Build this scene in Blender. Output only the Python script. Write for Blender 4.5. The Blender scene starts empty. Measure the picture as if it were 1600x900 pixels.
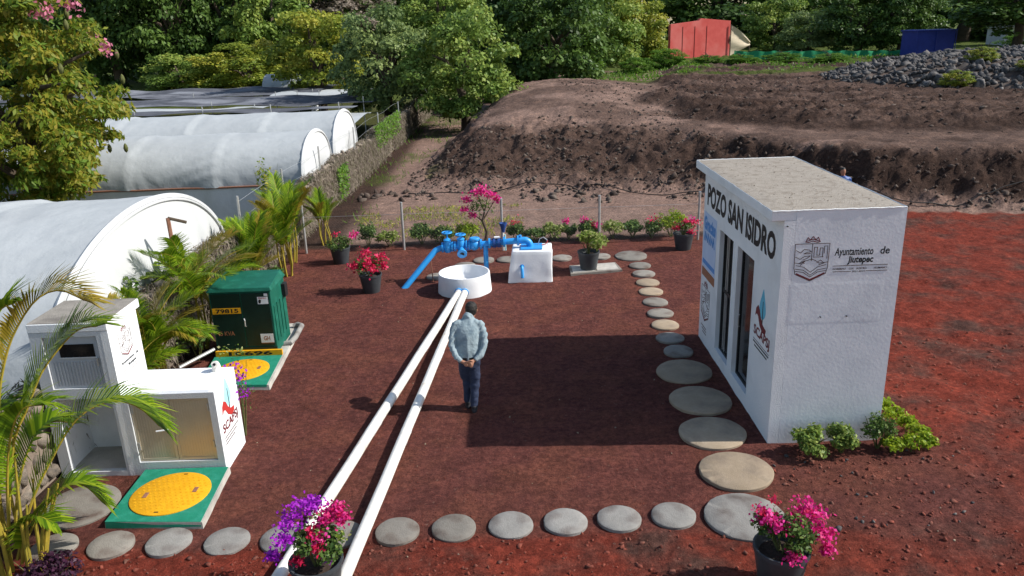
import bpy, bmesh, math, random
import numpy as np
from mathutils import Vector, Matrix
random.seed(7); rng = np.random.default_rng(7)
SC = bpy.context.scene; COL = SC.collection

# ------------------------------------------------------------------ camera, sky, sun, exposure
CAM_H = 5.37; PITCH = math.radians(18.4); ROLL = math.radians(2.0)
cam = bpy.data.cameras.new('camera'); camo = bpy.data.objects.new('camera', cam); COL.objects.link(camo)
cam.sensor_width = 36.0; cam.lens = 36.0 * 1220 / 1600; cam.clip_start = .1; cam.clip_end = 3000
_f = Vector((0, math.cos(PITCH), -math.sin(PITCH))); _u0 = Vector((0, math.sin(PITCH), math.cos(PITCH))); _r0 = Vector((1, 0, 0))
_r = math.cos(ROLL) * _r0 - math.sin(ROLL) * _u0; _u = math.sin(ROLL) * _r0 + math.cos(ROLL) * _u0
M = Matrix((( _r.x, _u.x, -_f.x, 0), (_r.y, _u.y, -_f.y, 0), (_r.z, _u.z, -_f.z, CAM_H), (0, 0, 0, 1)))
camo.matrix_world = M; SC.camera = camo
world = bpy.data.worlds.new('World'); SC.world = world; world.use_nodes = True
sky = world.node_tree.nodes.new('ShaderNodeTexSky'); sky.sky_type = 'NISHITA'; sky.sun_disc = False
SUN_EL = math.radians(39.3); SUN_ROT = math.radians(92.8)
sky.sun_elevation = SUN_EL; sky.sun_rotation = SUN_ROT; sky.air_density = 1.2; sky.dust_density = 1.0
bg = world.node_tree.nodes['Background']; bg.inputs[1].default_value = 0.125
world.node_tree.links.new(sky.outputs[0], bg.inputs[0])
sun = bpy.data.lights.new('sun', 'SUN'); sun.energy = 4.9; sun.angle = math.radians(.53); sun.color = (1, .955, .88)
suno = bpy.data.objects.new('sun', sun); COL.objects.link(suno); suno.location = (30, 0, 40)
_d = Vector((math.sin(SUN_ROT) * math.cos(SUN_EL), math.cos(SUN_ROT) * math.cos(SUN_EL), math.sin(SUN_EL)))
suno.rotation_euler = _d.to_track_quat('Z', 'Y').to_euler()
SC.view_settings.view_transform = 'Standard'; SC.view_settings.look = 'None'; SC.view_settings.gamma = 1
SC.view_settings.exposure = 0.28
SC.cycles.max_bounces = 6; SC.cycles.transparent_max_bounces = 8

# ------------------------------------------------------------------ noise
def _hash(ix, iy, s):
    n = (ix.astype(np.int64) * 374761393 + iy.astype(np.int64) * 668265263 + s * 974711) & 0x7fffffff
    n = ((n ^ (n >> 13)) * 1274126177) & 0x7fffffff
    return ((n ^ (n >> 16)) & 0xffff) / 65535.0
def vnoise(x, y, s=0):
    ix = np.floor(x); iy = np.floor(y); fx = x - ix; fy = y - iy
    fx = fx * fx * (3 - 2 * fx); fy = fy * fy * (3 - 2 * fy)
    a = _hash(ix, iy, s); b = _hash(ix + 1, iy, s); c = _hash(ix, iy + 1, s); d = _hash(ix + 1, iy + 1, s)
    return (a * (1 - fx) + b * fx) * (1 - fy) + (c * (1 - fx) + d * fx) * fy
def fbm(x, y, o=4, s=0):
    t = 0; a = .5; n = 0
    for i in range(o):
        t = t + a * (vnoise(x * 2 ** i + 17.3 * i, y * 2 ** i - 9.1 * i, s + i) - .5); a *= .55
    return t
def sstep(t):
    t = np.clip(t, 0, 1); return t * t * (3 - 2 * t)

# ------------------------------------------------------------------ materials
def rgb(c): return (*c, 1)
def nodes_of(name):
    m = bpy.data.materials.new(name); m.use_nodes = True; nt = m.node_tree
    return m, nt, nt.nodes, nt.links, nt.nodes['Principled BSDF']
def add_bump(nt, bsdf, coord, scale, strength, dist=.02, detail=6):
    n = nt.nodes.new('ShaderNodeTexNoise'); n.inputs['Scale'].default_value = scale; n.inputs['Detail'].default_value = detail
    nt.links.new(coord, n.inputs['Vector'])
    b = nt.nodes.new('ShaderNodeBump'); b.inputs['Strength'].default_value = strength; b.inputs['Distance'].default_value = dist
    nt.links.new(n.outputs['Fac'], b.inputs['Height']); nt.links.new(b.outputs[0], bsdf.inputs['Normal'])
def mat(name, c1, c2=None, scale=6., rough=.8, bump=0., bscale=40., metal=0., dist=.02, spec=.3, c3=None, s3=1.2, detail=6, objrand=0):
    m, nt, N, L, B = nodes_of(name)
    B.inputs['Roughness'].default_value = rough; B.inputs['Metallic'].default_value = metal
    B.inputs['Specular IOR Level'].default_value = spec
    tc = N.new('ShaderNodeTexCoord'); co = tc.outputs['Object']
    if c2 is None: B.inputs['Base Color'].default_value = rgb(c1)
    else:
        n = N.new('ShaderNodeTexNoise'); n.inputs['Scale'].default_value = scale; n.inputs['Detail'].default_value = detail
        n.inputs['Roughness'].default_value = .65
        L.new(co, n.inputs['Vector'])
        r = N.new('ShaderNodeValToRGB'); r.color_ramp.elements[0].position = .32; r.color_ramp.elements[1].position = .68
        r.color_ramp.elements[0].color = rgb(c1); r.color_ramp.elements[1].color = rgb(c2)
        L.new(n.outputs['Fac'], r.inputs[0]); out = r.outputs[0]
        if c3 is not None:
            n2 = N.new('ShaderNodeTexNoise'); n2.inputs['Scale'].default_value = s3; n2.inputs['Detail'].default_value = 5
            L.new(co, n2.inputs['Vector'])
            r2 = N.new('ShaderNodeValToRGB'); r2.color_ramp.elements[0].position = .5; r2.color_ramp.elements[1].position = .72
            L.new(n2.outputs['Fac'], r2.inputs[0])
            mx = N.new('ShaderNodeMixRGB'); mx.inputs[2].default_value = rgb(c3)
            L.new(r2.outputs[0], mx.inputs[0]); L.new(out, mx.inputs[1]); out = mx.outputs[0]
        if objrand:
            oi = N.new('ShaderNodeObjectInfo'); mr = N.new('ShaderNodeMapRange'); mr.inputs[3].default_value = 1 - objrand; mr.inputs[4].default_value = 1 + objrand
            L.new(oi.outputs['Random'], mr.inputs[0]); hs = N.new('ShaderNodeHueSaturation'); L.new(mr.outputs[0], hs.inputs['Value']); L.new(out, hs.inputs['Color']); out = hs.outputs[0]
        L.new(out, B.inputs['Base Color'])
    if bump: add_bump(nt, B, co, bscale, bump, dist)
    return m
def leafmat(name, cols, trans=.35, rough=.5):
    m, nt, N, L, B = nodes_of(name)
    a = N.new('ShaderNodeAttribute'); a.attribute_name = 'rnd'
    r = N.new('ShaderNodeValToRGB'); e = r.color_ramp.elements
    e[0].color = rgb(cols[0]); e[0].position = 0; e[1].color = rgb(cols[-1]); e[1].position = 1
    for i, c in enumerate(cols[1:-1]):
        x = e.new((i + 1) / (len(cols) - 1)); x.color = rgb(c)
    L.new(a.outputs['Fac'], r.inputs[0]); L.new(r.outputs[0], B.inputs['Base Color'])
    B.inputs['Roughness'].default_value = rough; B.inputs['Specular IOR Level'].default_value = .25
    t = N.new('ShaderNodeBsdfTranslucent'); L.new(r.outputs[0], t.inputs[0])
    mx = N.new('ShaderNodeMixShader'); mx.inputs[0].default_value = trans
    L.new(B.outputs[0], mx.inputs[1]); L.new(t.outputs[0], mx.inputs[2])
    L.new(mx.outputs[0], N['Material Output'].inputs[0]); return m

MT = {}
MT['white'] = mat('white_paint', (.74, .76, .78), (.80, .81, .82), 3, .7, .35, 55, dist=.012, c3=(.68, .69, .70), s3=2.2)
MT['plaster'] = mat('rough_plaster', (.72, .74, .77), (.79, .80, .82), 3, .75, .22, 26, dist=.01, c3=(.67, .69, .72), s3=1.6)
MT['grey_white'] = mat('grey_white_paint', (.52, .54, .57), (.58, .60, .62), 5, .7, .4, 50, dist=.012)  # greyer white for the cabinet front faces and window frame
MT['conc'] = mat('concrete', (.40, .38, .34), (.52, .49, .44), 7, .9, .4, 60, c3=(.33, .31, .28), s3=2.5)
MT['roofconc'] = mat('roof_concrete', (.26, .228, .19), (.33, .292, .25), 16, .95, .5, 60, c3=(.22, .185, .15), s3=6)
MT['roofgrey'] = mat('weathered_roof', (.22, .20, .175), (.30, .275, .24), 7, .95, .4, 50, c3=(.15, .135, .12), s3=2.5)
MT['stone'] = mat('step_concrete', (.195, .178, .155), (.255, .235, .205), 9, .92, .4, 70, c3=(.115, .085, .07), s3=4.5, objrand=.2)
MT['stonewarm'] = mat('step_concrete_warm', (.29, .225, .155), (.36, .285, .205), 8, .92, .4, 70, c3=(.23, .18, .135), s3=3.5, objrand=.12)
MT['stonegrey'] = mat('step_concrete_grey', (.215, .205, .19), (.275, .265, .247), 9, .92, .4, 70, c3=(.13, .11, .10), s3=4.5, objrand=.16)
MT['blue'] = mat('blue_enamel', (.022, .27, .66), (.03, .32, .74), 9, .4, .1, 40, spec=.5)
MT['darkblue'] = mat('dark_blue_enamel', (.02, .06, .22), (.03, .09, .30), 12, .5)
MT['pvc'] = mat('white_pvc', (.76, .735, .68), (.82, .80, .755), 2.5, .4, spec=.5, c3=(.60, .53, .45), s3=5)
MT['pvcgrey'] = mat('pvc_coupling', (.70, .72, .75), (.76, .77, .78), 5, .45)
MT['green'] = mat('green_paint', (.004, .085, .055), (.008, .11, .072), 4, .55, .15, 60, c3=(.012, .14, .095), s3=6)
MT['padgreen'] = mat('green_pad_paint', (.008, .17, .10), (.016, .23, .145), 5, .65, .3, 50, c3=(.03, .26, .18), s3=8)
MT['darkgreen'] = mat('dark_green_door_paint', (.003, .020, .015), (.005, .028, .021), 6, .4, .1, 60)
MT['yellow'] = mat('yellow_paint', (.62, .30, .006), (.74, .38, .010), 10, .6, .25, 60)
MT['black'] = mat('black_print', (.012, .012, .014), rough=.6)
MT['sepia'] = mat('brown_print', (.075, .035, .025), rough=.7)
MT['maroon'] = mat('maroon_print', (.16, .022, .028), rough=.6)
MT['red'] = mat('red_print', (.45, .035, .03), rough=.6)
MT['sky'] = mat('light_blue_print', (.10, .42, .60), (.14, .50, .66), 9, .6)
MT['cyan'] = mat('pale_cyan_print', (.30, .62, .70), (.40, .70, .76), 9, .6)
MT['banner'] = mat('banner_vinyl', (.42, .55, .78), (.52, .62, .80), 3, .5)
MT['bannerblue'] = mat('banner_blue_print', (.04, .22, .58), (.08, .30, .66), 12, .5)
MT['bannerbrown'] = mat('banner_brown_print', (.28, .11, .055), (.36, .15, .08), 12, .6)
MT['glass'] = mat('dark_glass', (.010, .010, .011), rough=.12, spec=.5)
MT['iron'] = mat('dark_iron', (.018, .018, .02), (.03, .03, .03), 20, .5, metal=.3)
MT['steel'] = mat('galvanised_steel', (.42, .43, .43), (.55, .55, .54), 14, .45, metal=.6)
MT['rust'] = mat('rusty_steel', (.20, .085, .05), (.30, .15, .10), 18, .85)
MT['alu'] = mat('brushed_aluminium_door', (.50, .44, .34), (.56, .50, .39), 3, .34, metal=.35)
MT['alug'] = mat('grey_metal_door', (.40, .44, .49), (.46, .49, .54), 3, .5, metal=.25)
MT['pot'] = mat('dark_plastic_pot', (.035, .04, .045), (.06, .068, .075), 5, .5)
MT['soil'] = mat('potting_soil', (.03, .02, .014), (.06, .04, .03), 30, 1, .6, 60)
MT['bark'] = mat('bark', (.055, .04, .03), (.11, .085, .06), 14, .95, .6, 30)
MT['stem'] = mat('green_stem', (.06, .08, .02), (.12, .12, .04), 14, .8)
MT['cane'] = mat('palm_cane', (.22, .20, .03), (.42, .30, .04), 9, .5)
MT['film'] = mat('greenhouse_film', (.37, .395, .41), (.425, .45, .465), 1.1, .8, .22, 3.5, dist=.1, c3=(.35, .37, .385), s3=.5)
MT['filmend_lit'] = mat('greenhouse_end_film_lit', (.47, .485, .49), (.54, .55, .56), 1.3, .8, .15, 2.5, dist=.1)  # paler than the roof film: sun on the tunnel ends put into the colour
MT['filmb'] = mat('newer_film', (.44, .465, .48), (.50, .525, .54), 1.1, .5, .10, 2.5, dist=.1)
MT['filmgrey'] = mat('grey_shade_film', (.66, .66, .68), (.76, .76, .78), 1.6, .6, .3, 4, dist=.06)
MT['net'] = mat('black_shade_net', (.045, .048, .06), (.10, .105, .125), 1.2, .9, .4, 3, dist=.1, c3=(.22, .23, .26), s3=.35)
MT['wallstone'] = mat('wall_stone', (.13, .105, .085), (.27, .225, .18), 4, .95, .7, 16, c3=(.09, .08, .07), s3=2, objrand=.35)
MT['mortar'] = mat('wall_mortar', (.16, .125, .10), (.24, .19, .15), 6, 1, .8, 18)
MT['rock'] = mat('dark_basalt', (.035, .033, .036), (.12, .115, .115), 2.2, .9, .6, 14, c3=(.22, .20, .185), s3=1.3, objrand=.6)
MT['clod'] = mat('soil_clod', (.035, .024, .020), (.10, .072, .058), 2.6, 1, .5, 20, c3=(.17, .135, .11), s3=1.7)
MT['pebble'] = mat('scoria_pebble', (.09, .026, .018), (.25, .066, .042), 3.7, 1, .3, 60, c3=(.15, .075, .055), s3=3.1)
MT['redwall'] = mat('red_wall', (.52, .075, .065), (.60, .11, .095), 1.5, .9, c3=(.62, .16, .14), s3=.6)
MT['cloth'] = mat('beige_canvas', (.50, .42, .30), (.60, .52, .38), 2, .9)
MT['greennet'] = mat('green_mesh', (.015, .21, .085), (.03, .30, .13), 3, .9)
MT['bluetarp'] = mat('blue_tarp', (.012, .03, .22), (.02, .045, .30), 2, .5)
MT['shed'] = mat('pale_shed', (.60, .56, .56), (.68, .64, .63), 2, .8)
MT['skin'] = mat('skin', (.33, .16, .10), (.38, .19, .125), 20, .6)
MT['hair'] = mat('black_hair', (.012, .010, .009), (.03, .026, .022), 60, .5, .5, 120)
MT['shirt'] = mat('denim_shirt', (.23, .295, .325), (.30, .37, .40), 9, .95, .5, 22, dist=.03, c3=(.15, .21, .25), s3=7)
MT['trouser'] = mat('navy_trousers', (.018, .026, .055), (.035, .046, .085), 10, .9, .5, 12, dist=.03)
MT['shoe'] = mat('dark_shoe', (.02, .02, .025), (.04, .04, .045), 10, .6)
MT['belt'] = mat('black_belt', (.01, .01, .01), rough=.5)
MT['wire'] = mat('dull_wire', (.10, .10, .10), (.16, .16, .16), 20, .7)
MT['hose'] = mat('black_hose', (.015, .015, .016), rough=.6)
G_FAR = [(.012, .028, .008), (.028, .060, .014), (.055, .10, .02), (.085, .13, .03)]
MT['leaf_dark'] = leafmat('dark_foliage', [(0.025, 0.053, 0.012), (0.054, 0.106, 0.021), (0.101, 0.175, 0.033), (0.149, 0.227, 0.045)], .3)
MT['leaf_mid'] = leafmat('mid_foliage', [(0.067, 0.120, 0.025), (0.148, 0.241, 0.046), (0.247, 0.334, 0.066), (0.362, 0.401, 0.089)], .35)
MT['leaf_yellow'] = leafmat('yellow_green_foliage', [(0.095, 0.152, 0.024), (0.202, 0.269, 0.036), (0.331, 0.356, 0.045), (0.474, 0.409, 0.068)], .4)
MT['leaf_grey'] = leafmat('grey_green_foliage', [(0.061, 0.113, 0.037), (0.149, 0.213, 0.072), (0.254, 0.326, 0.105), (0.357, 0.427, 0.144)], .35)
MT['leaf_near'] = leafmat('olive_foliage', [(0.065, 0.128, 0.012), (0.120, 0.195, 0.019), (0.185, 0.240, 0.024), (0.315, 0.255, 0.030), (0.111, 0.210, 0.022), (0.222, 0.285, 0.036)], .45)
MT['leaf_lime'] = leafmat('lime_foliage', [(.12, .22, .012), (.24, .34, .015), (.36, .42, .03), (.20, .32, .02)], .45)
MT['leaf_pot'] = leafmat('bougainvillea_leaf', [(.026, .065, .013), (.065, .130, .026), (.117, .195, .039), (.182, .247, .065)], .35)
MT['leaf_light'] = leafmat('light_croton_leaf', [(.10, .18, .02), (.20, .28, .04), (.32, .36, .10), (.46, .46, .22)], .4)
MT['palm'] = leafmat('palm_leaflet', [(0.060, 0.131, 0.010), (0.118, 0.221, 0.012), (0.212, 0.331, 0.018), (0.344, 0.442, 0.025)], .45, .4)
MT['palmdry'] = leafmat('yellowing_leaflet', [(.14, .16, .012), (.30, .24, .02), (.38, .28, .05)], .4, .5)
MT['purple'] = leafmat('purple_foliage', [(.018, .006, .014), (.04, .012, .03), (.07, .022, .05)], .25)
MT['dry'] = leafmat('dry_vines', [(.13, .105, .085), (.22, .18, .145), (.30, .25, .205), (.17, .15, .11), (.12, .13, .05)], .3, .9)
MT['weed'] = leafmat('weeds', [(.057, .138, .014), (.115, .230, .023), (.184, .322, .034)], .45)
MT['fl_pink'] = leafmat('pink_bract', [(.50, .012, .12), (.70, .02, .24), (.76, .06, .36), (.62, .015, .10)], .4)
MT['fl_red'] = leafmat('red_bract', [(.48, .012, .05), (.66, .02, .09), (.72, .05, .16)], .4)
MT['fl_mag'] = leafmat('magenta_bract', [(.30, .01, .42), (.42, .02, .56), (.50, .05, .62)], .4)
MT['fl_rose'] = leafmat('rose_blossom', [(.55, .16, .26), (.70, .26, .36), (.62, .2, .3)], .4)

# ------------------------------------------------------------------ object helpers
def thing(name, label, cat, loc=(0, 0, 0), group=None, rotz=0):
    o = bpy.data.objects.new(name, None); COL.objects.link(o); o.location = loc; o.rotation_euler = (0, 0, rotz)
    o.empty_display_size = .2
    o['label'] = label; o['category'] = cat; o['kind'] = 'thing'
    if group: o['group'] = group
    return o
def tag(o, label=None, cat=None, group=None, kind=None):
    if label: o['label'] = label
    if cat: o['category'] = cat
    if group: o['group'] = group
    if kind: o['kind'] = kind
    return o
def root_loc(o):
    while o.parent: o = o.parent
    return o.location
def link(name, me, parent=None, m=None):
    if m is not None: me.materials.clear(); me.materials.append(MT[m] if isinstance(m, str) else m)
    o = bpy.data.objects.new(name, me); COL.objects.link(o)
    if parent: o.parent = parent
    return o
def mesh_np(name, V, F, rnd=None, smooth=False):
    """V (n,3); F (m,k) constant k"""
    V = np.asarray(V, np.float32); F = np.asarray(F, np.int32); k = F.shape[1]
    me = bpy.data.meshes.new(name); me.vertices.add(len(V)); me.vertices.foreach_set('co', V.ravel())
    me.loops.add(F.size); me.loops.foreach_set('vertex_index', F.ravel())
    me.polygons.add(len(F)); me.polygons.foreach_set('loop_start', np.arange(0, F.size, k, dtype=np.int32))
    try: me.polygons.foreach_set('loop_total', np.full(len(F), k, np.int32))
    except Exception: pass
    if smooth: me.polygons.foreach_set('use_smooth', np.ones(len(F), bool))
    me.update(calc_edges=True)
    if rnd is not None:
        a = me.attributes.new('rnd', 'FLOAT', 'FACE'); a.data.foreach_set('value', np.asarray(rnd, np.float32))
    return me
class MB:
    def __init__(s): s.v = []; s.f = []
    def add(s, V, F):
        b = len(s.v); s.v += [tuple(map(float, p)) for p in V]; s.f += [tuple(i + b for i in q) for q in F]; return s
    def box(s, x0, x1, y0, y1, z0, z1):
        return s.add([(x0, y0, z0), (x1, y0, z0), (x1, y1, z0), (x0, y1, z0), (x0, y0, z1), (x1, y0, z1), (x1, y1, z1), (x0, y1, z1)],
                     [(0, 3, 2, 1), (4, 5, 6, 7), (0, 1, 5, 4), (1, 2, 6, 5), (2, 3, 7, 6), (3, 0, 4, 7)])
    def frustum(s, b, t):   # two lists of 4 pts
        return s.add(list(b) + list(t), [(0, 3, 2, 1), (4, 5, 6, 7), (0, 1, 5, 4), (1, 2, 6, 5), (2, 3, 7, 6), (3, 0, 4, 7)])
    def tube(s, path, r, n=8, cap=True):
        P = [Vector(p) for p in path]; k = len(P)
        R = r if hasattr(r, '__len__') else [r] * k
        V = []; up = None
        for i in range(k):
            t = (P[min(i + 1, k - 1)] - P[max(i - 1, 0)]).normalized()
            if up is None: up = Vector((0, 0, 1)) if abs(t.z) < .9 else Vector((0, 1, 0))
            a = (up - t * up.dot(t)).normalized(); b = t.cross(a); up = a
            for j in range(n):
                q = 2 * math.pi * j / n; V.append(P[i] + (a * math.cos(q) + b * math.sin(q)) * R[i])
        F = [(i * n + j, i * n + (j + 1) % n, (i + 1) * n + (j + 1) % n, (i + 1) * n + j) for i in range(k - 1) for j in range(n)]
        if cap: F += [tuple(range(n - 1, -1, -1)), tuple((k - 1) * n + j for j in range(n))]
        return s.add(V, F)
    def lathe(s, prof, c=(0, 0, 0), n=32, cap0=True, cap1=True, wob=0, seed=0, chip=0):
        r_ = random.Random(seed); ph = [r_.uniform(0, 6.28) for _ in range(3)]
        V = []
        for (r, z) in prof:
            for j in range(n):
                q = 2 * math.pi * j / n; w = 1 + wob * (math.sin(2 * q + ph[0]) + .6 * math.sin(3 * q + ph[1]) + .5 * math.sin(7 * q + ph[2]))
                w *= 1 + chip * r_.uniform(-1, .5); V.append((c[0] + r * w * math.cos(q), c[1] + r * w * math.sin(q), c[2] + z))
        k = len(prof)
        F = [(i * n + j, i * n + (j + 1) % n, (i + 1) * n + (j + 1) % n, (i + 1) * n + j) for i in range(k - 1) for j in range(n)]
        if cap0: F.append(tuple(range(n - 1, -1, -1)))
        if cap1: F.append(tuple((k - 1) * n + j for j in range(n)))
        return s.add(V, F)
    def mesh(s, name, off=(0, 0, 0), smooth=False):
        me = bpy.data.meshes.new(name)
        me.from_pydata([(p[0] - off[0], p[1] - off[1], p[2] - off[2]) for p in s.v], [], s.f); me.update()
        if smooth:
            me.polygons.foreach_set('use_smooth', [True] * len(me.polygons))
            try: me.set_sharp_from_angle(angle=math.radians(42))
            except Exception: pass
        return me
    def build(s, name, m, parent=None, local=False, smooth=False, bevel=0):
        off = (0, 0, 0) if (local or parent is None) else tuple(root_loc(parent))
        me = s.mesh(name, off, smooth)
        if bevel:
            bm = bmesh.new(); bm.from_mesh(me)
            bmesh.ops.bevel(bm, geom=[e for e in bm.edges if len(e.link_faces) == 2 and e.calc_face_angle(0) > .6], offset=bevel, segments=2, profile=.5, affect='EDGES')
            bm.to_mesh(me); bm.free()
        return link(name, me, parent, m)

# flat print on a plane: origin o, axes u,v ; polygons in (u,v), thickness along normal
def flat(polys, o, u, v, th=.003):
    o = Vector(o); u = Vector(u); v = Vector(v); n = u.cross(v).normalized(); mb = MB()
    for poly in polys:
        k = len(poly)
        A = [o + u * a + v * b + n * th for a, b in poly]; Bk = [o + u * a + v * b + n * .0005 for a, b in poly]
        mb.add(A + Bk, [tuple(range(k))] + [(i, i + k, (i + 1) % k + k, (i + 1) % k) for i in range(k)])
    return mb
def ribbon(pts, w):
    out = []
    for (a, b) in zip(pts[:-1], pts[1:]):
        dx, dy = b[0] - a[0], b[1] - a[1]; l = math.hypot(dx, dy) or 1; ex, ey = dx / l * w * .4, dy / l * w * .4; nx, ny = -dy / l * w / 2, dx / l * w / 2
        out.append([(a[0] - nx - ex, a[1] - ny - ey), (b[0] - nx + ex, b[1] - ny + ey), (b[0] + nx + ex, b[1] + ny + ey), (a[0] + nx - ex, a[1] + ny - ey)])
    return out
def text_obj(name, s, box, o, u, v, m, parent, bold=0., th=.003, shear=0):
    """text fitted in box (u0,u1,v0,v1) on the plane o,u,v"""
    cu = bpy.data.curves.new('t', 'FONT'); cu.body = s; cu.size = 1; cu.offset = bold; cu.shear = shear; cu.resolution_u = 3
    to = bpy.data.objects.new('t', cu); COL.objects.link(to)
    dg = bpy.context.evaluated_depsgraph_get(); me = bpy.data.meshes.new_from_object(to.evaluated_get(dg))
    bpy.data.objects.remove(to); bpy.data.curves.remove(cu)
    n = len(me.vertices); co = np.zeros(n * 3, np.float32); me.vertices.foreach_get('co', co); co = co.reshape(-1, 3)
    mn = co.min(0); mx = co.max(0); U = box[0] + (co[:, 0] - mn[0]) / (mx[0] - mn[0]) * (box[1] - box[0]); W = box[2] + (co[:, 1] - mn[1]) / (mx[1] - mn[1]) * (box[3] - box[2])
    o = np.array(o); u = np.array(u); v = np.array(v); nn = np.cross(u, v); off = np.array(root_loc(parent))
    P = o + U[:, None] * u + W[:, None] * v + nn * th - off
    me.vertices.foreach_set('co', P.astype(np.float32).ravel()); me.update(); me.name = name
    return link(name, me, parent, m)

# ------------------------------------------------------------------ ground (one sheet, terrain included)
def wall_x(y): return -6.0 + .021 * (y - 9)
def terrain(x, y, rough=True):
    Yb = np.interp(x, [-4.4, 0, 6.5, 11, 16, 60], [27.3, 26.4, 25.2, 21.9, 20.9, 20.5]) + .5 * fbm(x * .6, x * 0 + 3, 3, 5)
    xl = np.interp(y, [20, 27, 33, 42, 54, 70, 90], [-4.6, -4.4, -4.0, -3.0, -1.5, 1.5, 4])
    w = np.interp(x, [-4, 2, 6, 9, 12, 20], [10, 9.5, 6.5, 3.2, 2.3, 2.0])
    u1 = np.clip((y - Yb) / w, 0, 1); k1 = sstep((9.5 - x) / 3); t1 = sstep(u1) * (1 - k1) + (1 - (1 - u1) ** 2.0) * k1; t2 = sstep((x - xl) / 3.6)
    z = 1.6 * t1 * t2
    Y2 = np.interp(x, [5, 6.6, 10.8, 16, 60], [34, 31.5, 27.3, 25.3, 24.6])
    xb = 5.6 + (y - 31) * .2 + 3 * fbm(y * .25, y * 0 + 2, 3, 81)
    t3 = sstep((y - Y2) / 2.2) * sstep((x - xb) / 1.6)
    z = z + (.38 * t3) + .004 * np.clip(y - 30, 0, 40) * t1 * t2
    z = z + .85 * np.exp(-((x - 3.5) / 4.8) ** 2) * sstep((y - 27.5) / 12) * (1 - sstep((y - 44) / 14)) * t2
    far = sstep((y - 85) / 60)
    z = z * (1 - far) + 1.5 * far
    # rough relief
    if rough:
        m = t1 * t2
        edge = sstep(m / .12) * (1 - .8 * sstep((m - .8) / .2))
        z = z + m * .16 * fbm(x * 1.1, y * 1.1, 4, 1) + m * (1 - t3) * .10 * np.abs(fbm(x * 2.6, y * 2.6, 4, 44)) * sstep((9 - x) / 6) + (.58 * edge + .32 * t3) * fbm(x * 1.7, y * 1.7, 5, 2) + (edge * .42 + t3 * .30) * np.abs(fbm(x * 4.2, y * 4.2, 3, 9)) + (edge + t3) * .09 * fbm(x * 9, y * 9, 2, 19)
        z = z + t3 * .10 * np.abs(fbm(x * .5, y * 3.1, 3, 12)) * 2
        # loose band beyond the fence, ruts on the right field and lumps outside the stones
        band = sstep((y - 20.2) / .6) * (1 - t1)
        z = z + band * .07 * fbm(x * 2.2, y * 2.2, 4, 3)
        yard = (y < 20.2) * 1.0
        out = yard * np.maximum(sstep((x - 5.0) / .6), sstep((7.45 - y) / .3)) + (1 - yard) * 0
        out = np.maximum(out, sstep((x - 5.0) / .6) * (1 - t1))
        z = z + out * (.10 * fbm(x * 1.3, y * 1.3, 4, 4) + .10 * fbm(x * 4.2, y * 4.2, 4, 6)) + yard * (1 - out) * (.030 * fbm(x * 3, y * 3, 4, 8) + .020 * fbm(x * 8, y * 8, 2, 18))
        rut = np.exp(-((y - 13.9 + (x - 6.5) * .55 + .3 * fbm(x * .7, y * .7, 2, 14)) / .16) ** 2) + np.exp(-((y - 16.6 + (x - 6.5) * .5) / .2) ** 2) + .8 * np.exp(-((y - 11.4 + (x - 6.0) * .6) / .2) ** 2)
        z = z - out * rut * .05
    return z
def axis(segs):
    out = []
    for a, b, s in segs: out += list(np.arange(a, b - 1e-6, s))
    return np.array(out + [segs[-1][1]])
gx = axis([(-900, -300, 100), (-300, -60, 20), (-60, -10, 2.5), (-10, -6, .25), (-6, 17, .095), (17, 46, .22), (46, 80, 2), (80, 300, 20), (300, 900, 100)])
gy = axis([(-60, 4, 8), (4, 5.6, .4), (5.6, 20, .11), (20, 33, .085), (33, 62, .18), (62, 90, 1), (90, 300, 15), (300, 1500, 120)])
XX, YY = np.meshgrid(gx, gy); ZZ = terrain(XX, YY)
nx_, ny_ = len(gx), len(gy)
def tz(x, y):            # height of the finished ground sheet
    i = min(max(int(np.searchsorted(gx, x)) - 1, 0), nx_ - 2); j = min(max(int(np.searchsorted(gy, y)) - 1, 0), ny_ - 2)
    fx = (x - gx[i]) / (gx[i + 1] - gx[i]); fy = (y - gy[j]) / (gy[j + 1] - gy[j])
    return float((ZZ[j, i] * (1 - fx) + ZZ[j, i + 1] * fx) * (1 - fy) + (ZZ[j + 1, i] * (1 - fx) + ZZ[j + 1, i + 1] * fx) * fy)
V = np.stack([XX, YY, ZZ], -1).reshape(-1, 3); I = np.arange(nx_ * ny_).reshape(ny_, nx_)
Fq = np.stack([I[:-1, :-1], I[:-1, 1:], I[1:, 1:], I[1:, :-1]], -1).reshape(-1, 4)
gme = mesh_np('ground', V, Fq, smooth=True)
x, y = XX.ravel(), YY.ravel()
n1 = fbm(x * .8, y * .8, 4, 21)
yardm = sstep((x + 5.75) / .3) * (1 - sstep((y - 19.75 - n1 * .5) / .35)) * sstep((y + 50) / 4)
bandx = sstep((x - 5.2) / .8); bank_y = np.interp(x, [-4.4, 0, 6.5, 11, 16, 60], [27.3, 26.4, 25.2, 21.9, 20.9, 20.5])
yardm = np.maximum(yardm, bandx * sstep((x - 6.2 - n1) / .8) * (1 - sstep((y - bank_y + .3 + n1 * .6) / .3)))
yardm *= (1 - sstep((x - 40) / 10))
redm = np.maximum(sstep((x - 4.9 - n1 * .8) / .9), sstep((7.5 - y + n1 * .25) / .25))
redm = redm * (1 - .85 * np.exp(-((x - 4.7) ** 2 / 2.6 + (y - 8.1) ** 2 / 1.3)))
t_p = terrain(x, y, False)
light = sstep((y - 20.1 + n1 * .6) / .5) * (1 - .88 * sstep((t_p - .08) / .45)) * (1 - sstep((t_p - .15) / .4) * sstep((x - 5) / 3)) * sstep((x + 5) / .8)
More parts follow.
